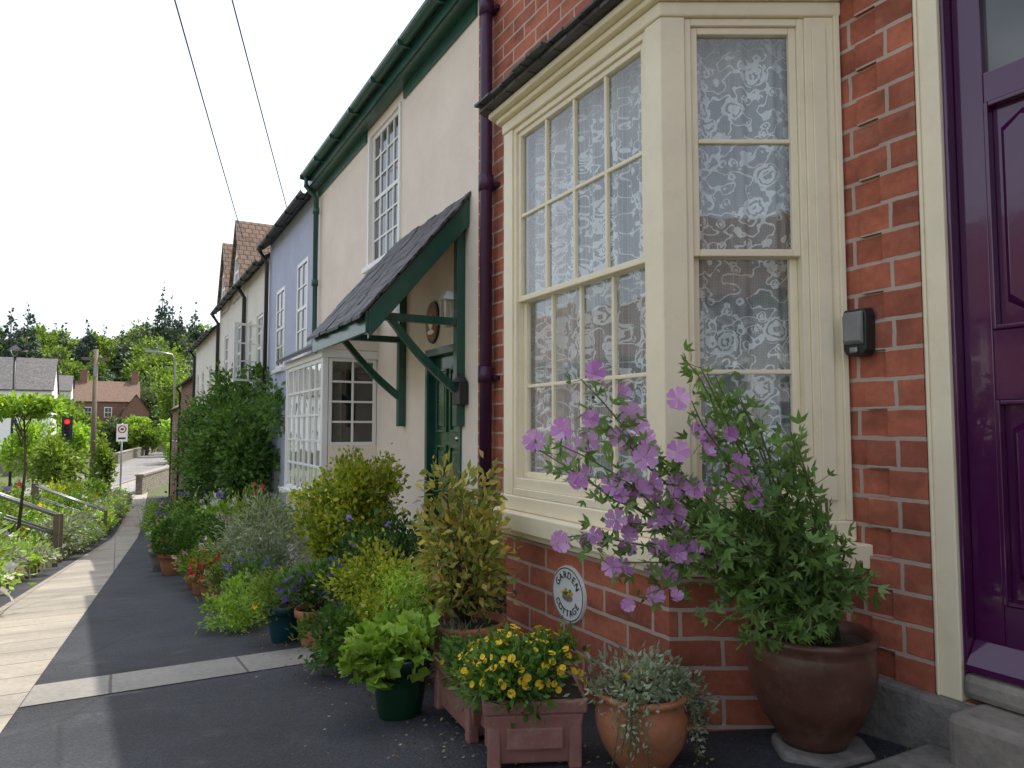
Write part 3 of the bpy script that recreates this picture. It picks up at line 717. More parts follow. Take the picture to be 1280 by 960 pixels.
for yc in (24.6,27.9):
    hw=1.15; zE=6.3; zR=8.15; xf=X0-.05
    mb.add([(xf,yc-hw,zE-.6),(xf,yc+hw,zE-.6),(xf,yc+hw,zE),(xf,yc,zR),(xf,yc-hw,zE)],[(0,1,2,3,4)],M['whitewall'])
    for s in (-1,1):
        mb.add([(xf,yc+s*hw,zE-.6),(xf+2.6,yc+s*hw,zE-.6),(xf+2.6,yc+s*hw,zE),(xf,yc+s*hw,zE)],[(0,1,2,3)],M['whitewall'])
        p=[(xf-.12,yc+s*(hw+.2),zE-.33),(xf+3.0,yc+s*(hw+.2),zE-.33),(xf+3.0,yc,zR),(xf-.12,yc,zR)]; u=[(x,y,z+.12) for x,y,z in p]
        mb.add(p+u,BX,M['tile'])
    T=frame(xf,0,(0,1),(-1,0)); sash(mb,T,yc-.4,yc+.4,6.0,7.1,2,2,o=.04,fw=.08,bw=.04)
mb.build('dormer_gables',w2)
row_house('rendered_house',29.61,38,-4.2,5.4,7.6,M['whitewall'],M['slate'],[(31,32,2.2,4.0),(34,35,2.2,4.0),(36.3,37.2,2.2,4.0),(31,32,-2,0)],X0-.1)
row_house('brick_terrace',38.01,50,-4.2,4.2,6.6,M['brickfar'],M['tile'],[(39.5,40.5,1.2,2.8),(43,44,1.2,2.8),(47,48,1.2,2.8),(40,41,-2.6,-.6),(45,46,-2.6,-.6)],X0+.1)
row_house('stone_terrace',50.01,63,-4.2,3.0,5.2,M['brickfar'],M['tile'],[(53,54,.6,2),(56,57,.6,2),(60,61,.6,2)],X0+.4)
def block(name,x0,x1,y0,y1,zb,ze,zr,wm,rm,faceaxis,wins):
    e=empty(name); mb=MB(); mw=MB()
    mb.box(x0,x1,y0,y1,zb,ze,wm)
    if faceaxis=='x':
        xr=(x0+x1)/2
        for y in (y0,y1): mb.add([(x0,y,ze),(x1,y,ze),(xr,y,zr)],[(0,1,2)],wm)
        for xa in (x0-.3,x1+.3):
            mb.add([(xa,y0-.2,ze-.15),(xa,y1+.2,ze-.15),(xr,y1+.2,zr+.08),(xr,y0-.2,zr+.08),(xa,y0-.2,ze),(xa,y1+.2,ze),(xr,y1+.2,zr+.2),(xr,y0-.2,zr+.2)],BX,rm)
    else:
        yr=(y0+y1)/2
        for x in (x0,x1): mb.add([(x,y0,ze),(x,y1,ze),(x,yr,zr)],[(0,1,2)],wm)
        for ya in (y0-.3,y1+.3):
            mb.add([(x0-.2,ya,ze-.15),(x1+.2,ya,ze-.15),(x1+.2,yr,zr+.08),(x0-.2,yr,zr+.08),(x0-.2,ya,ze),(x1+.2,ya,ze),(x1+.2,yr,zr+.2),(x0-.2,yr,zr+.2)],BX,rm)
    mb.build('walls_and_roof',e)
    for T,a,c,d,f in wins:
        mw.box(a-.1,c+.1,.0,.03,d-.1,f+.1,M['white'],T); sash(mw,T,a,c,d,f,2,2,o=.07,fw=.08,bw=.06)
    mw.build('windows',e,recalc=False); return e
T=frame(-14,0,(0,1),(1,0))
block('red_brick_house',-21,-14,9,40,-3,4.6,8,M['brickfar'],M['tile'],'x',[(T,a,a+1.3,z,z+1.8) for a in (11,15,19,23,27,31,35) for z in (-.2,2.5)])
T=frame(0,-16,(1,0),(0,1))
block('stone_house',-9,2.4,-24,-16,0,5.6,9,M['whitewall'],M['tile'],'y',[(T,a,a+1.3,z,z+1.8) for a in (-7.5,-4.5,-1.5,.6) for z in (1.6,3.9)])
T=frame(0,108,(1,0),(0,-1))
block('white_house',-30,-7.6,108,118,-4.5,6.3,10.5,M['white'],M['slate'],'y',[(T,a,a+1.1,z,z+2.0) for a in (-26,-22,-18,-14.5,-11.2,-9.4) for z in (-1.2,3.0)])
e=block('red_roof_house',-9,4,190,202,-4,7.6,12.4,M['brickfar'],M['tile'],'y',[(frame(0,190,(1,0),(0,-1)),a,a+1.4,z,z+2.2) for a in (-7,-3,1) for z in (-1,4)])
mb=MB(); chimney(mb,-7.5,196,11,15,M['brickfar'],1.4,1.6,2); chimney(mb,3,196,11,15,M['brickfar'],1.4,1.6,2); mb.build('chimneys',e)
block('gabled_brick_house',.5,6,184,189.5,-4,5.0,9,M['brickfar'],M['tile'],'x',[(frame(0,184,(1,0),(0,-1)),2.4,4,2,4)])
block('slate_roof_house',-22,-11,215,225,-4,11,15,M['whitewall'],M['slate'],'y',[(frame(0,215,(1,0),(0,-1)),a,a+1.4,7,9) for a in (-20,-16,-13)])
def wallpath(name,pts,h,mat,w=.5,cap=True):
    mb=MB()
    for (x1,y1),(x2,y2) in zip(pts,pts[1:]):
        d=Vector((x2-x1,y2-y1)).normalized(); n=Vector((-d.y,d.x))*w/2
        za,zb_=gY(y1),gY(y2)
        def seg(n,a0,a1,b0,b1,mt):
            P=[(x1-n.x,y1-n.y,a0),(x2-n.x,y2-n.y,b0),(x2+n.x,y2+n.y,b0),(x1+n.x,y1+n.y,a0),(x1-n.x,y1-n.y,a1),(x2-n.x,y2-n.y,b1),(x2+n.x,y2+n.y,b1),(x1+n.x,y1+n.y,a1)]
            mb.add(P,BX,mt)
        seg(n,za-.3,za+h,zb_-.3,zb_+h,mat)
        if cap: seg(n*1.3,za+h+.001,za+h+.15,zb_+h+.001,zb_+h+.15,M['stone'])
    return mb.build(name)
wallpath('stone_bridge_parapet',[(RC(y)+7.6,y) for y in (66,80,95,110,130,150)]+[(19,185),(24,200)],1.5,M['stonewall'])
wallpath('stone_bridge_parapet',[(RC(y)-3.9,y) for y in (125,150,175)]+[(18,215)],1.5,M['stonewall'])
wallpath('stone_boundary_wall',[(-40,100),(-7.5,98)],2.2,M['stonewall'])
# ------------------------------------------------------------ left bank
mb=MB()
for y0 in range(6,58,2):
    if y0 in (20,38): continue
    h=.25*fade(y0)+.03
    ya=y0
    while ya<y0+1.95:
        yb=min(ya+random.uniform(.3,.7),y0+2); hh=h+random.uniform(-.05,.05)
        xa=XF(ya)+random.uniform(-.04,.04)
        mb.add([(xa-.25,ya,gY(ya)-.1),(xa+.04,ya,gY(ya)-.1),(xa+.04,yb-.004,gY(yb)-.1),(xa-.25,yb-.004,gY(yb)-.1),(xa-.25,ya,gY(ya)+hh),(xa+.02,ya,gY(ya)+hh),(xa+.02,yb-.004,gY(yb)+hh),(xa-.25,yb-.004,gY(yb)+hh)],BX,M['stonewall']); ya=yb
mb.build('low_stone_wall',None,.03)
for y0 in (21,39):
    mb=MB()
    for k in range(6):
        x=XF(y0)-.3-k*.42; g=gY(y0)
        mb.box(x-.45,x,y0-.6,y0+.7,g-.3,g+.2+.18*k,M['stone'])
    mb.build('stone_steps',None,.02)
    mb=MB(); x=XF(y0)+.12; g=gY(y0)
    for yy in (y0-.7,y0+.8):
        gg=gY(yy)
        mb.box(x-.06,x+.06,yy-.06,yy+.06,gg-.1,gg+1.25,M['wood']); mb.box(x-2.86,x-2.74,yy-.06,yy+.06,gg+.6,gg+2.6,M['wood'])
        mb.tube([(x,yy,gg+1.2),(x-2.8,yy,gg+2.5)],.04,M['grey'],8); mb.tube([(x,yy,gg+.75),(x-2.8,yy,gg+2.0)],.03,M['grey'],8)
    mb.build('handrail')
# ------------------------------------------------------------ street furniture
def redlamp():
    m,nt,out=newmat('red_signal_lamp')
    p=nd(nt,'ShaderNodeBsdfPrincipled',{'Base Color':(.8,.02,.01),'Emission Color':(1,.03,.02),'Emission Strength':1.5}); nt.links.new(p.outputs[0],out.inputs[0]); return m
M_red=redlamp(); M_redp=pm('red_sign_paint',(.55,.03,.03),.5)
def traffic_light(x,y,z,h):
    mb=MB(); mb.tube([(x,y,z),(x,y,z+h)],.11,M['black'],10)
    mb.box(x-.33,x+.33,y-.35,y-.1,z+h-1.9,z+h+.1,M['black'])
    for i,c in enumerate((M_red,M['black'],M['black'])):
        T=Matrix.Translation((x,y-.36,z+h-.3-i*.6))@Matrix.Rotation(R(90),4,'X')
        mb.lathe(0,0,0,[(.001,.03),(.2,.02),(.23,0)],c,16,T)
        mb.lathe(0,0,0,[(.25,0),(.25,.22)],M['black'],16,T)
    mb.box(x-.45,x+.45,y-.09,y-.06,z+h-2.05,z+h+.25,M['black']); mb.build('traffic_light')
traffic_light(-4.4,82,gY(82),6.3); traffic_light(5.3,80,gY(80),5.8)
mb=MB(); x,y,z=-1.6,60,gY(60); mb.tube([(x,y,z),(x,y,7.2)],.2,M['wood'],10,.14); mb.box(x-.9,x+.9,y-.07,y+.07,6.4,6.6,M['wood']); mb.box(x-.1,x+.1,y-.3,y-.15,5.2,5.9,M['grey']); mb.build('telegraph_pole')
mb=MB(); x,y,z=6.6,110,gY(110); mb.tube([(x,y,z),(x,y,z+2.5)],.22,M['grey'],10); mb.tube([(x,y,z+2.5),(x,y,10.8),(x-.4,y,11.7),(x-2.4,y,12.0)],.13,M['grey'],8); mb.box(x-3.8,x-2.2,y-.25,y+.25,11.85,12.2,M['grey']); mb.build('street_lamp')
mb=MB(); x,y,z=-8.6,80,gY(80); mb.tube([(x,y,z),(x,y,8.0)],.12,M['black'],8); mb.tube([(x,y,8.0),(x+.3,y,8.5),(x+1.0,y,8.6)],.09,M['black'],8); mb.frustum(0,.7,.15,.15,.36,.36,M['glass'],Matrix.Translation((x,y,8.0))); mb.frustum(0,.4,.45,.45,.05,.05,M['black'],Matrix.Translation((x,y,8.75))); mb.build('street_lamp')
mb=MB(); x,y,z=.25,70,gY(70); mb.tube([(x,y,z),(x,y,1.9)],.07,M['grey'],8)
mb.box(x-.42,x+.42,y-.12,y-.08,.35,1.85,M['white'])
T=Matrix.Translation((x,y-.13,1.4))@Matrix.Rotation(R(90),4,'X'); mb.lathe(0,0,0,[(.24,.01),(.33,.01)],M_redp,24,T); mb.box(x-.28,x+.28,y-.126,y-.121,.55,.70,M['black']); mb.box(x-.12,x+.12,y-.126,y-.121,1.32,1.48,M['black']); mb.build('traffic_sign')
mb=MB(); mb.tube([(-2.3,-1.6,.4),(-2.3,-1.6,8.6)],.14,M['wood'],10,.1); mb.build('telegraph_pole')
mb=MB()
def wire(a,b,sag,r=.012):
    a=Vector(a);b=Vector(b); pts=[]
    for i in range(17):
        t=i/16; p=a.lerp(b,t); p.z-=sag*4*t*(1-t); pts.append(p)
    mb.tube(pts,r,M['black'],5)
wire((3.02,15.6,6.2),(-2.3,-1.6,8.35),.1,.010); wire((3.02,21.9,7.0),(-2.3,-1.6,8.3),.12,.012)
mb.build('overhead_wires')
# ------------------------------------------------------------ pots
def pot(name,x,y,z,r,h,mat,style=0):
    mb=MB()
    if style==0:
        pr=[(.001,0),(r*.62,0),(r*.66,h*.05),(r*.80,h*.5),(r*.90,h*.80),(r*1.0,h*.81),(r*1.02,h*.97),(r,h),(r*.9,h),(r*.86,h*.85)]
    elif style==1:
        pr=[(.001,0),(r*.55,0),(r*.60,h*.04),(r*.86,h*.30),(r*.98,h*.55),(r*.98,h*.72),(r*.90,h*.86),(r*.92,h*.90),(r*1.0,h*.93),(r*1.02,h*.97),(r,h),(r*.88,h),(r*.82,h*.88)]
    else:
        pr=[(.001,0),(r*.5,0),(r*.54,h*.05),(r*.78,h*.25),(r*.95,h*.5),(r*1.0,h*.72),(r*.97,h*.86),(r*.95,h*.90),(r*1.01,h*.94),(r*1.01,h),(r*.92,h),(r*.88,h*.9)]
    mb.lathe(x,y,z,pr,mat,40)
    n=24; mb.add([(x+r*.88*math.cos(2*math.pi*i/n),y+r*.88*math.sin(2*math.pi*i/n),z+h*.90) for i in range(n)],[tuple(range(n))],M['soil'])
    return mb.build(name)
def trough(name,x,y,z,a,b,h,rot,mat):
    T=Matrix.Translation((x,y,z))@Matrix.Rotation(rot,4,'Z'); mb=MB()
    mb.frustum(.02,h*.80,a*.80,b*.74,a*.95,b*.95,mat,T)
    mb.frustum(h*.801,h,a,b,a*1.02,b*1.02,mat,T)
    for sx in (-1,1):
        for sy in (-1,1): mb.frustum(0,h*.80,.03,.03,.03,.03,mat,T@Matrix.Translation((sx*a*.78,sy*b*.72,0)))
    mb.box(-a*.55,a*.55,-b*.975,-b*.80,h*.30,h*.62,mat,T)
    mb.add([(-a*.93,-b*.9,h+.002),(a*.93,-b*.9,h+.002),(a*.93,b*.9,h+.002),(-a*.93,b*.9,h+.002)],[(0,1,2,3)],M['soil'],T)
    return mb.build(name,None,.010)
g=lambda y:gY(y)+.006
bpx,bpy_=2.85,2.33
pot('glazed_flower_pot',bpx,bpy_,.065,.285,.50,M['brownpot'],2)
mb=MB(); mb.prism([(bpx-.13,bpy_-.21),(bpx+.12,bpy_-.24),(bpx+.24,bpy_-.08),(bpx+.20,bpy_+.12),(bpx-.10,bpy_+.16),(bpx-.22,bpy_-.02)],0,.063,M['concrete']); mb.build('pot_stand_stone',None,.02)
# mallow
e1=Vector((.878,-.479,0)); e2=Vector((.479,.878,0))
def mp(u,d,z): v=e1*u+e2*d; return Vector((v.x,v.y,z))
tips=[(.303,1.70,1),(.17,1.47,1),(.225,1.31,1),(.362,.95,1),(.50,.777,1),(.43,1.26,1),(.637,1.24,1),(.517,1.10,1),(.413,1.48,1),(.70,1.56,1),(.80,1.48,1),(.25,1.05,1),(.66,1.0,1),(.35,1.6,1),(.15,1.38,1),
 (.72,1.78,0),(.86,1.74,0),(1.0,1.60,0),(1.2,1.42,0),(.90,.966,0),(.83,.72,0),(1.05,1.2,0),(1.15,1.0,0),(1.32,1.05,0),(.95,1.3,1),(1.40,.85,0),(1.05,.75,0),(.6,.98,1),(.35,1.1,1),(.55,1.38,1),(1.2,.68,0),(.75,1.1,0),(.85,1.25,0),(1.25,.8,0),(1.0,.9,0),(1.1,.62,0),(.95,.62,0),(1.1,1.45,0),(.93,1.62,0)]
mb=MB(); LP=[];LD=[];FP=[];FD=[];BP=[];BD=[]
root=Vector((bpx,bpy_,.53))
for (u,z,fl) in tips:
    for rep in range(2 if not fl else 1):
        tip=mp(u+random.uniform(-.05,.05),random.uniform(2.85,3.3) if not fl else random.uniform(2.92,3.15),z+random.uniform(-.04,.04))
        r0=root+Vector((random.uniform(-.1,.1),random.uniform(-.1,.1),0))
        ctrl=(r0+tip)/2+Vector((.0,0,.22*(1.2 if z<1.2 else .4)))+e1*random.uniform(.0,.12)
        pts=[]
        for i in range(13):
            t=i/12; p=r0*(1-t)**2+ctrl*2*t*(1-t)+tip*t*t; p+=Vector((random.gauss(0,.006),random.gauss(0,.006),random.gauss(0,.006))); pts.append(p)
        mb.tube(pts,.0075,M['stem'],5,.003)
        ln=(tip-r0).length
        dens=66 if not fl else 38
        if z>1.5: dens=40
        for k in range(int(ln*dens)):
            t=random.uniform(.10,1.0); i=min(11,int(t*12)); p=pts[i].lerp(pts[i+1],t*12-i)
            q=p+Vector((random.gauss(0,.032),random.gauss(0,.032),random.gauss(0,.032)))
            LP.append(q); LD.append((q-p).normalized()+Vector((0,0,.2)))
            if k%4==0: mb.tube([p,q],.0015,M['stem'],3)
        if fl:
            for k in range(4):
                tt=pts[-1-int(k*1.3)]
                q=tt+Vector((random.gauss(0,.04),random.gauss(0,.04),random.gauss(0,.04))); FP.append(q); FD.append((random.gauss(-.45,.4),random.gauss(-.9,.3),random.gauss(.25,.4)))
            for k in range(12):
                q=pts[-1-k%5]+Vector((random.gauss(0,.02),random.gauss(0,.02),random.gauss(0,.02))); BP.append(q);BD.append((0,0,1))
mb.tube([(bpx+.12,bpy_-.05,.5),(bpx-.02,bpy_-.12,1.18)],.007,M['wood'],6)
mal=mb.build('mallow_plant')
leaf_mesh('leaves',LP,LD,.050,L['mallow'],mal,.34,.6,3)
leaf_mesh('buds',BP,BD,.022,L['mid'],mal,.9,.6,1)
def flowers(name,P,Dn,size,mat,parent,petals=5,cup=.35,center=None,wd=.30):
    vs=[];fs=[];
    for p,dn in zip(P,Dn):
        n=Vector(dn).normalized(); a=n.orthogonal().normalized(); b=n.cross(a); s=size*random.uniform(.7,1.15); ph=random.uniform(0,6.28); cc=cup*random.uniform(.7,2.4)
        for k in range(petals):
            t=ph+2*math.pi*k/petals; rad=a*math.cos(t)+b*math.sin(t); tan=-a*math.sin(t)+b*math.cos(t)
            q0=Vector(p)+n*.001*k; j=len(vs); c2=cc*random.uniform(.8,1.2); rd=math.sqrt(max(.3,1-c2*c2*.6))
            vs+= [q0,q0+rad*s*.40*rd-tan*s*wd*.55+n*s*.3*c2,q0+rad*s*.82*rd-tan*s*wd+n*s*c2*.8,q0+rad*s*1.0*rd-tan*s*wd*.5+n*s*c2,q0+rad*s*.90*rd+n*s*(c2*.9-.06),q0+rad*s*1.0*rd+tan*s*wd*.5+n*s*c2,q0+rad*s*.82*rd+tan*s*wd+n*s*c2*.8,q0+rad*s*.40*rd+tan*s*wd*.55+n*s*.3*c2]
            fs.append((j,j+1,j+2,j+3,j+4)); fs.append((j,j+4,j+5,j+6,j+7))
    me=bpy.data.meshes.new(name); me.from_pydata([tuple(v) for v in vs],[],fs); me.materials.append(mat)
    o=bpy.data.objects.new(name,me); scene.collection.objects.link(o); o.parent=parent
    if center: leaf_mesh('flower_centres',[Vector(p)+Vector(d).normalized()*size*.12 for p,d in zip(P,Dn)],Dn,size*.3,center,parent,.8,.1,3)
    return o
flowers('flowers',FP,FD,.050,L['fpurple'],mal,center=L['fwhite'],wd=.44,cup=.30)
tx,ty=2.12,2.66
pot('terracotta_flower_pot',tx,ty,g(ty),.215,.33,M['terra'],1)
zz=g(ty)+.33
o=shrub('silver_trailing_plant',[(tx,ty,zz+.03,.22,.22,.09),(tx+.18,ty-.10,zz-.08,.1,.1,.13)],2000,.034,L['silver'],(tx,ty,zz-.03),.4,24,.25,flowers=[(L['fyellow'],6,.02)],stems=14,sr=.004)
P=[];Dd=[];mb=MB()
for i in range(16):
    a=random.uniform(-2.9,-.2) if i>5 else random.uniform(-1.0,.3); l=random.uniform(.08,.30)
    x=tx+math.cos(a)*.21; y=ty+math.sin(a)*.21; pts=[(tx+math.cos(a)*.12,ty+math.sin(a)*.12,zz),(x,y,zz+.02),(x+math.cos(a)*.04,y+math.sin(a)*.04,zz-l*.5),(x+math.cos(a)*.05+random.uniform(-.03,.03),y+math.sin(a)*.05,zz-l)]
    mb.tube(pts,.003,M['stem'],4)
    for k in range(32):
        t=random.uniform(0,3); i0=min(2,int(t)); p=Vector(pts[i0]).lerp(Vector(pts[i0+1]),t-i0); P.append(p+Vector((random.gauss(0,.012),random.gauss(0,.012),random.gauss(0,.01)))); Dd.append((math.cos(a),math.sin(a),0))
tr=mb.build('trailing_stems',o); leaf_mesh('trailing_leaves',P,Dd,.026,L['silver'],o,.5,.9)
trough('plastic_planter',1.74,3.0,g(2.85),.235,.17,.31,R(-24),M['pinkplastic'])
zz=g(2.9)+.31
o=shrub('yellow_creeping_zinnia',[(1.73,3.02,zz+.08,.28,.23,.14)],3400,.040,L['mid'],(1.72,3.02,zz),.5,30,.22,stems=10,sr=.004)
P=[];Dn=[]
for i in range(150):
    a=random.uniform(0,6.28); ph=random.uniform(.0,1.3); c=math.cos(ph); rr=random.uniform(.85,1.12); P.append((1.72+.31*rr*math.cos(a)*c,3.02+.26*rr*math.sin(a)*c,zz+.08+.17*rr*math.sin(ph))); Dn.append((math.cos(a)*c+random.gauss(0,.4),math.sin(a)*c+random.gauss(0,.4),math.sin(ph)+.3))
flowers('flowers',P,Dn,.019,L['fyellow'],o,8,.15,center=L['litter'])
trough('plastic_planter',1.74,3.62,g(3.4),.14,.34,.28,R(-4),M['pinkplastic'])
zz=g(3.55)+.28
shrub('mixed_bedding_plant',[(1.74,3.60,zz+.05,.17,.34,.11)],1800,.045,L['mid'],(1.74,3.6,zz),.35,26,.25,stems=16,sr=.003,flowers=[(L['fyellow'],14,.028)])
pot('green_glazed_pot',1.47,4.05,g(4.05),.19,.35,M['greenpot'],0)
zz=g(4.05)+.35
shrub('lime_leaved_plant',[(1.43,4.05,zz+.06,.22,.22,.12),(1.25,3.98,zz-.02,.12,.12,.09)],560,.065,L['lime'],(1.45,4.05,zz-.03),.9,24,.22,lobes=3,stems=14,sr=.005,stem_mat=M['stem'])
shrub('feathery_plant',[(1.52,4.2,zz+.28,.18,.16,.20)],900,.035,L['lime'],(1.50,4.10,zz),.35,18,.25,stems=14,sr=.004,stem_mat=M['stem'])
pot('terracotta_flower_pot',1.98,4.25,g(4.25),.26,.45,M['terra'],0)
zz=g(4.25)+.45
shrub('variegated_elaeagnus',[(1.98,4.25,zz+.38,.30,.30,.38),(1.86,4.25,zz+.78,.15,.15,.28),(2.12,4.35,zz+.70,.14,.15,.27),(1.76,4.2,zz+.5,.15,.15,.25)],1900,.072,L['varieg'],(1.98,4.25,zz-.03),.42,40,.17,stems=44,sr=.008)
pot('terracotta_flower_pot',1.72,4.72,g(4.7),.20,.34,M['terra'],1)
shrub('fine_grass_plant',[(1.84,4.1,.12,.16,.16,.14)],900,.06,L['silver'],(1.84,4.1,0),.12,16,.3,stems=6)
shrub('golden_shrub',[(1.80,5.35,.28,.34,.36,.32),(1.72,5.0,.12,.25,.25,.25)],5200,.042,L['gold'],(1.8,5.3,-.3),.55,34,.2,stems=14)
shrub('golden_shrub',[(1.45,5.25,-.02,.26,.28,.18)],1800,.05,L['mid'],(1.5,5.2,-.27),.55,24,.2,stems=8,flowers=[(L['forange'],10,.035)])
pot('terracotta_flower_pot',1.60,5.75,g(5.75),.2,.3,M['terra'],0)
shrub('dark_shrub',[(2.05,5.9,.36,.38,.45,.33),(2.4,5.3,.15,.35,.4,.35)],3200,.06,L['dark'],(2.1,5.9,-.3),.5,34,.2,flowers=[(L['fviolet'],20,.04)])
pot('teal_flower_pot',1.38,6.85,g(6.85),.18,.33,M['tealpot'],0)
pot('terracotta_flower_pot',1.56,6.45,g(6.45),.18,.32,M['terra'],0)
shrub('violet_bedding_plant',[(1.60,6.5,.13,.28,.26,.17)],2000,.05,L['mid'],(1.6,6.5,-.1),.5,26,.2,flowers=[(L['fviolet'],45,.045)])
shrub('mixed_bedding_plant',[(1.34,6.85,.03,.23,.23,.20)],1500,.05,L['sun'],(1.4,6.85,-.1),.3,24,.25,flowers=[(L['fyellow'],8,.03)])
shrub('lime_mound_plant',[(1.10,7.85,-.37,.30,.34,.20),(1.30,8.3,-.35,.3,.3,.25)],3000,.045,L['lime'],(1.15,7.8,-.55),.5,34,.2,stems=5)
shrub('golden_privet_bush',[(2.24,7.55,.72,.44,.44,.50),(2.0,7.3,.30,.35,.36,.38),(2.42,7.7,.86,.34,.34,.38),(2.06,7.6,.55,.46,.45,.46)],11000,.055,L['gold'],(2.25,7.55,-.5),.6,60,.14,stems=20,sr=.012)
shrub('dark_shrub',[(2.3,7.0,.08,.5,.5,.34),(2.6,6.5,.1,.4,.5,.45)],3600,.06,L['dark'],(2.3,7.0,-.45),.5,36,.2,flowers=[(L['fviolet'],24,.05)])
shrub('rosemary_bush',[(1.75,10.2,-.15,.55,.65,.60),(1.6,9.6,-.4,.4,.5,.4)],7000,.075,L['silver'],(1.75,10.2,-.75),.22,44,.2,stems=16,sr=.01)
shrub('lavender_bush',[(1.45,9.1,-.35,.35,.4,.30)],2200,.07,L['mid'],(1.5,9.1,-.65),.25,26,.22,flowers=[(L['fviolet'],30,.05)])
shrub('flowering_shrub',[(1.45,11.2,-.5,.4,.5,.4),(1.9,11.5,-.1,.5,.6,.6)],4500,.07,L['sun'],(1.5,11.4,-.9),.5,36,.2,flowers=[(L['fred'],26,.06),(L['fwhite'],20,.05)])
for x,y,r in ((1.28,13.3,.40),(.97,15.2,.36)):
    pot('terracotta_flower_pot',x,y,g(y),.27,.42,M['terra'],0)
    zz=g(y)+.40+r*.75
    u=rng.normal(0,1,(3600,3)); u/=np.linalg.norm(u,axis=1,keepdims=True)
    mb=MB(); mb.tube([(x,y,zz-r-.1),(x,y,zz)],.03,M['bark'],6); o=mb.build('clipped_box_ball')
    leaf_mesh('leaves',u*r*rng.uniform(.86,1.03,(3600,1))+np.array([x,y,zz]),u,.055,L['mid'],o,.65,.5)
pot('terracotta_flower_pot',1.12,12.2,g(12.2),.18,.3,M['terra'],1)
pot('stone_flower_pot',.85,16.4,g(16.4),.25,.42,M['concrete'],0)
shrub('mixed_bedding_plant',[(1.12,12.2,-.60,.25,.25,.2)],1200,.06,L['sun'],(1.1,12.2,-.8),.5,20,.22,flowers=[(L['fpink'],20,.05)])
for x,y,f in ((1.16,10.6,'fred'),(1.12,11.4,'forange'),(1.20,9.7,'fpink'),(.95,17.6,'fred'),(1.0,18.8,'fyellow')):
    pot('terracotta_flower_pot',x,y,g(y),.17,.28,M['terra'],0); zz=g(y)+.28
    shrub('mixed_bedding_plant',[(x,y,zz+.10,.21,.21,.16)],900,.055,L['sun'],(x,y,zz),.5,20,.22,stems=5,flowers=[(L[f],30,.055)])
k=0
for y in np.arange(14,40,1.5):
    k+=1; x=2.25+random.uniform(-.35,.35)-(.2 if y>18 else 0); h=random.uniform(.5,.95); w=random.uniform(.6,.8)
    shrub('garden_shrub',[(x,y,gY(y)+h*.8,w,w,h),(x-.35,y+.5,gY(y)+h*.5,w*.7,w*.7,h*.6)],2400,.095,[L['sun'],L['mid'],L['lime'],L['dark']][k%4],(x,y,gY(y)),.5,34,.2,stems=6,
       flowers=[([L['fred'],L['fpink'],L['fwhite'],L['fviolet']][k%4],34,.09)])
mb=MB(); mb.tube([(3.1,19.6,-1.7),(2.95,19.7,-.2),(2.9,19.9,1.0)],.10,M['bark'],7,.05); mb.tube([(3.1,18.6,-1.7),(3.0,18.7,-.3),(2.8,19.2,.8)],.06,M['bark'],6,.04)
o=mb.build('climbing_wisteria')
P,D_=cloud([(2.6,19.6,1.4,.85,1.7,1.05),(2.2,19.4,.6,.85,1.1,.9),(2.65,18.0,.7,.65,.9,.9),(3.05,17.2,1.9,.25,1.2,.6),(3.1,19.6,2.7,.25,1.3,.5),(2.6,21.3,1.8,.7,1.1,1.2),(2.2,22.7,.9,.7,1.3,1.3)],22000,50,.15)
leaf_mesh('leaves',P,D_,.13,L['mid'],o,.55,.6,1,.3)
P,D_=cloud([(3.05,13.4,.3,.25,.6,.9),(3.1,14.2,1.1,.18,.5,.4)],1800,30,.2)
mb=MB(); mb.tube([(3.15,13.5,-1.2),(3.15,13.5,.6)],.03,M['bark'],6); o=mb.build('climbing_rose'); leaf_mesh('leaves',P,D_,.08,L['sun'],o,.5); leaf_mesh('flowers',P[:60],D_[:60],.07,L['fviolet'],o,.7,.4,5)
n=900; xs=rng.normal(1.65,.30,n); ys_=rng.uniform(2.3,8.5,n); xs=np.where(ys_<2.9,xs+.3,xs)
pp=np.stack([xs,ys_,np.array([gY(y)+.012 for y in ys_])],1); leaf_mesh('fallen_leaves',pp,np.tile([1,0,0.05],(n,1)),.020,L['litter'],None,.5,.25)
wp=[]
for i in range(260):
    y=random.choice([random.uniform(1.3,2.02),random.uniform(2.4,2.6),random.uniform(2.9,4.6)]); 
    x=random.uniform(2.34,3.2) if y<2.03 else (2.43 if y>2.8 else 3.2)
    if y<2.03: y=random.choice([2.005,2.01])
    wp.append((x+random.gauss(0,.02),y+random.gauss(0,.015),gY(y)+.01))
leaf_mesh('weeds',wp,np.tile([0,-.2,1],(len(wp),1)),.035,L['mid'],None,.3,.5)
# ------------------------------------------------------------ left bank plants
k=0
for y in np.arange(9,58,1.25):
    for row_ in range(3):
        if (abs(y-21)<1.1 or abs(y-39)<1.1): continue
        low = (13<y<20.5) or (30<y<38)
        k+=1; x=XF(y)-.40-row_*1.15+random.uniform(-.2,.2); h=random.uniform(.30,.62)*(1+.15*row_); w=random.uniform(.5,.75)
        if low: h*=.45; w*=.8
        if row_==0: x+=.14
        zb_=gY(y)+raise_(x-XF(y),y)
        s=.07+.0022*y
        shrub('garden_shrub',[(x,y,zb_+h*.8,w,w,h),(x+.2,y+.3,zb_+h*.5,w*.6,w*.6,h*.6)],1000,s,[L['sun'],L['lime'],L['mid'],L['gold'],L['silver'],L['sun']][k%6],(x,y,zb_),.5,26,.22,stems=5,
           flowers=[([L['fred'],L['fyellow'],L['fwhite'],L['fpink'],L['fviolet']][k%5],14,.08)] if k%2 else None)
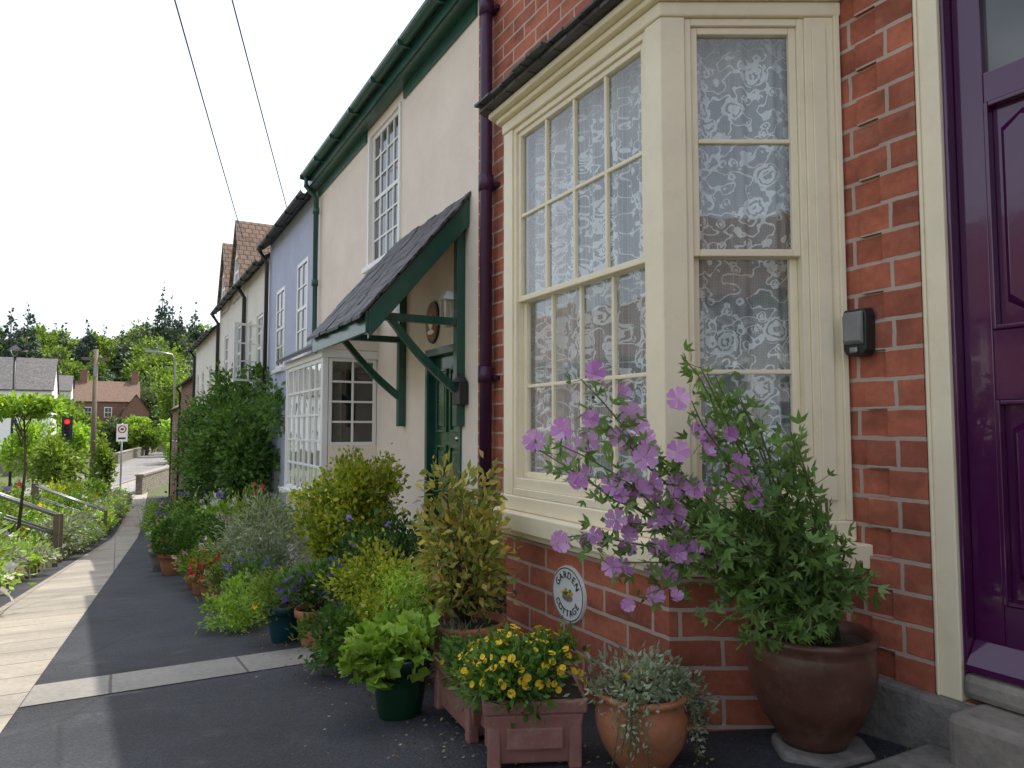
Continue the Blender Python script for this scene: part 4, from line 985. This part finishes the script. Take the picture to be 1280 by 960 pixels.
def tree(name,x,y,z,h,blobs,n,size,mat,tr=.08,clumps=30,sig=.18):
    mb=MB(); mb.tube([(x,y,z),(x+.03*h,y,z+h*.5),(x,y,z+h)],tr,M['bark'],8,tr*.5)
    P,D_=cloud(blobs,n,clumps,sig)
    for i in range(9):
        p=P[rng.integers(0,len(P))]; s0=Vector((x,y,z+h*random.uniform(.55,.95))); mb.tube([s0,(s0+Vector(p))/2+Vector((0,0,.05*h)),Vector(p)],tr*.4,M['bark'],5,tr*.1)
    o=mb.build(name); leaf_mesh('crown',P,D_,size,mat,o,.6,.6); return o
tree('robinia_tree',-1.95,20,gY(20)+.9,2.9,[(-1.9,20,2.05,.62,.6,.24),(-2.4,20.2,1.95,.5,.5,.2),(-1.5,20,1.9,.35,.4,.18)],2200,.12,L['lime'],.04)
tree('garden_tree',-3.4,50,gY(50)+.6,2.2,[(-3.4,50,-.4,1.1,1.1,1.3),(-3.0,51,-.9,1.3,1,1)],2600,.26,L['sun'])
tree('columnar_tree',-.9,58,gY(58),2.2,[(-.9,58,-1.2,.6,.6,1.9)],2200,.25,L['sun'])
tree('garden_tree',-5.4,62,gY(62),3.2,[(-5.4,62,.3,1.2,1.3,1.5),(-6.2,62,-.4,1.2,1.2,1.4)],2600,.3,L['lime'])
def big(x,y,zb_,h,w,mat,n=1500,conifer=False,size=None):
    blobs=[]
    if conifer:
        for i in range(7):
            t=i/6; blobs.append((x,y,zb_+h*(.15+.8*t),w*(1-t)*.9+.25,w*(1-t)*.9+.25,h*.10))
    else:
        for i in range(7):
            a=random.uniform(0,6.28); rr=w*.5*random.random(); blobs.append((x+rr*math.cos(a),y+rr*math.sin(a),zb_+h*random.uniform(.35,.8),w*random.uniform(.35,.6),w*random.uniform(.35,.6),h*random.uniform(.16,.26)))
    return cloud(blobs,n,14,.2)+(mat,size or h*.045)
groups={}
def addtree(*a,**k):
    P,D_,m,s=big(*a,**k); groups.setdefault((m.name,round(s,1)),[m,s,[],[]]); gq=groups[(m.name,round(s,1))]; gq[2].append(P); gq[3].append(D_)
mbt=MB()
for x,y,h,w,m in ((12,125,15,5,'sun'),(9.5,150,17,6,'sun'),(16,165,24,8,'far'),(-6,150,9,4,'sun'),(-2,165,9,4,'far'),(-13,135,12,5,'far'),(-10,160,13,6,'sun'),(6,207,17,6,'far'),(14,210,25,7,'sun'),(20,200,27,8,'far'),(-20,150,14,7,'far'),(1,172,8,4,'sun'),(5,160,8,3,'sun'),(-27,140,15,7,'far'),(8,240,22,8,'far'),(11,100,9,3.5,'sun'),(-12,185,13,6,'far'),(-9,178,10,4,'sun'),(4,178,9,4,'lime'),(-16,205,15,7,'sun'),(8.5,118,8,3,'lime'),(-1,212,17,7,'far'),(-6,128,7,3.5,'lime'),(12,185,19,6,'mid')):
    addtree(x,y,gY(y)-1,h,w,L[m],n=3000,size=.6 if y<170 else .8); mbt.tube([(x,y,-5),(x,y,-4+h*.5)],.3,M['bark'],6)
for i in range(170):
    y=random.uniform(225,420); x=random.uniform(-.17*y,.15*y); zb_=gY(y)+hill(0,y)
    con=random.random()<.15; h=random.uniform(10,20)*(1.2 if con else 1); addtree(x,y,zb_-1,h,random.uniform(5,9) if not con else 3.5,L['conifer'] if con else (L['far'] if random.random()<.7 else L['sun']),n=900,conifer=con,size=1.2)
    mbt.tube([(x,y,zb_-1),(x,y,zb_+h*.6)],.5,M['bark'],5)
for i in range(26):
    y=random.uniform(280,380); x=y*random.uniform(.01,.10); zb_=gY(y)+hill(0,y)
    h=random.uniform(20,27); addtree(x,y,zb_-1,h,random.uniform(7,10),L['far'] if i%3 else L['sun'],n=1300,size=1.2); mbt.tube([(x,y,zb_-1),(x,y,zb_+h*.6)],.6,M['bark'],5)
for x,y,h in ((-29,300,34),(-36,320,30),(-12,330,26),(14,320,44),(18,325,38),(21,330,34),(9,340,28),(27,330,36)):
    addtree(x,y,gY(y)+hill(0,y)-1,h,8,L['conifer'],n=4500,conifer=True,size=1.2); mbt.tube([(x,y,gY(y)+hill(0,y)-1),(x,y,gY(y)+hill(0,y)+h*.93)],.6,M['bark'],5,.1)
dt=mbt.build('distant_trees')
for kk,(m,s,P,D_) in groups.items(): leaf_mesh('crowns',np.concatenate(P),np.concatenate(D_),s,m,dt,.7,.6)
# ------------------------------------------------------------ light, world, camera
phi=R(20); el=R(64.5)
sv=Vector((math.cos(phi)*math.cos(el),math.sin(phi)*math.cos(el),math.sin(el)))
sd=bpy.data.lights.new('sun','SUN'); sd.energy=5.0; sd.angle=R(.5); sd.color=(1,.93,.82)
so=bpy.data.objects.new('sun',sd); so.rotation_euler=(-sv).to_track_quat('-Z','Y').to_euler(); so.location=sv*50; scene.collection.objects.link(so)
w=bpy.data.worlds.new('World'); scene.world=w; w.use_nodes=True; nt=w.node_tree; nt.nodes.clear()
sky=nt.nodes.new('ShaderNodeTexSky'); sky.sky_type='NISHITA'; sky.sun_disc=False; sky.sun_elevation=el; sky.sun_rotation=R(70); sky.dust_density=3.5; sky.air_density=1.0; sky.ozone_density=1.0; sky.altitude=50
hs=nt.nodes.new('ShaderNodeHueSaturation'); hs.inputs['Saturation'].default_value=.48; hs.inputs['Value'].default_value=2.25
bg=nt.nodes.new('ShaderNodeBackground'); bg.inputs[1].default_value=.15; o=nt.nodes.new('ShaderNodeOutputWorld')
nt.links.new(sky.outputs[0],hs.inputs['Color']); nt.links.new(hs.outputs[0],bg.inputs[0]); nt.links.new(bg.outputs[0],o.inputs[0])
cam=bpy.data.cameras.new('camera'); co=bpy.data.objects.new('camera',cam); scene.collection.objects.link(co)
cam.sensor_width=36; cam.lens=25.3; cam.clip_end=3000; cam.clip_start=.05
co.location=(0,0,1.5); co.rotation_mode='XYZ'; co.rotation_euler=(R(93.5),R(0),-R(28.6))
scene.camera=co
scene.view_settings.view_transform='Standard'; scene.view_settings.look='None'; scene.view_settings.exposure=0
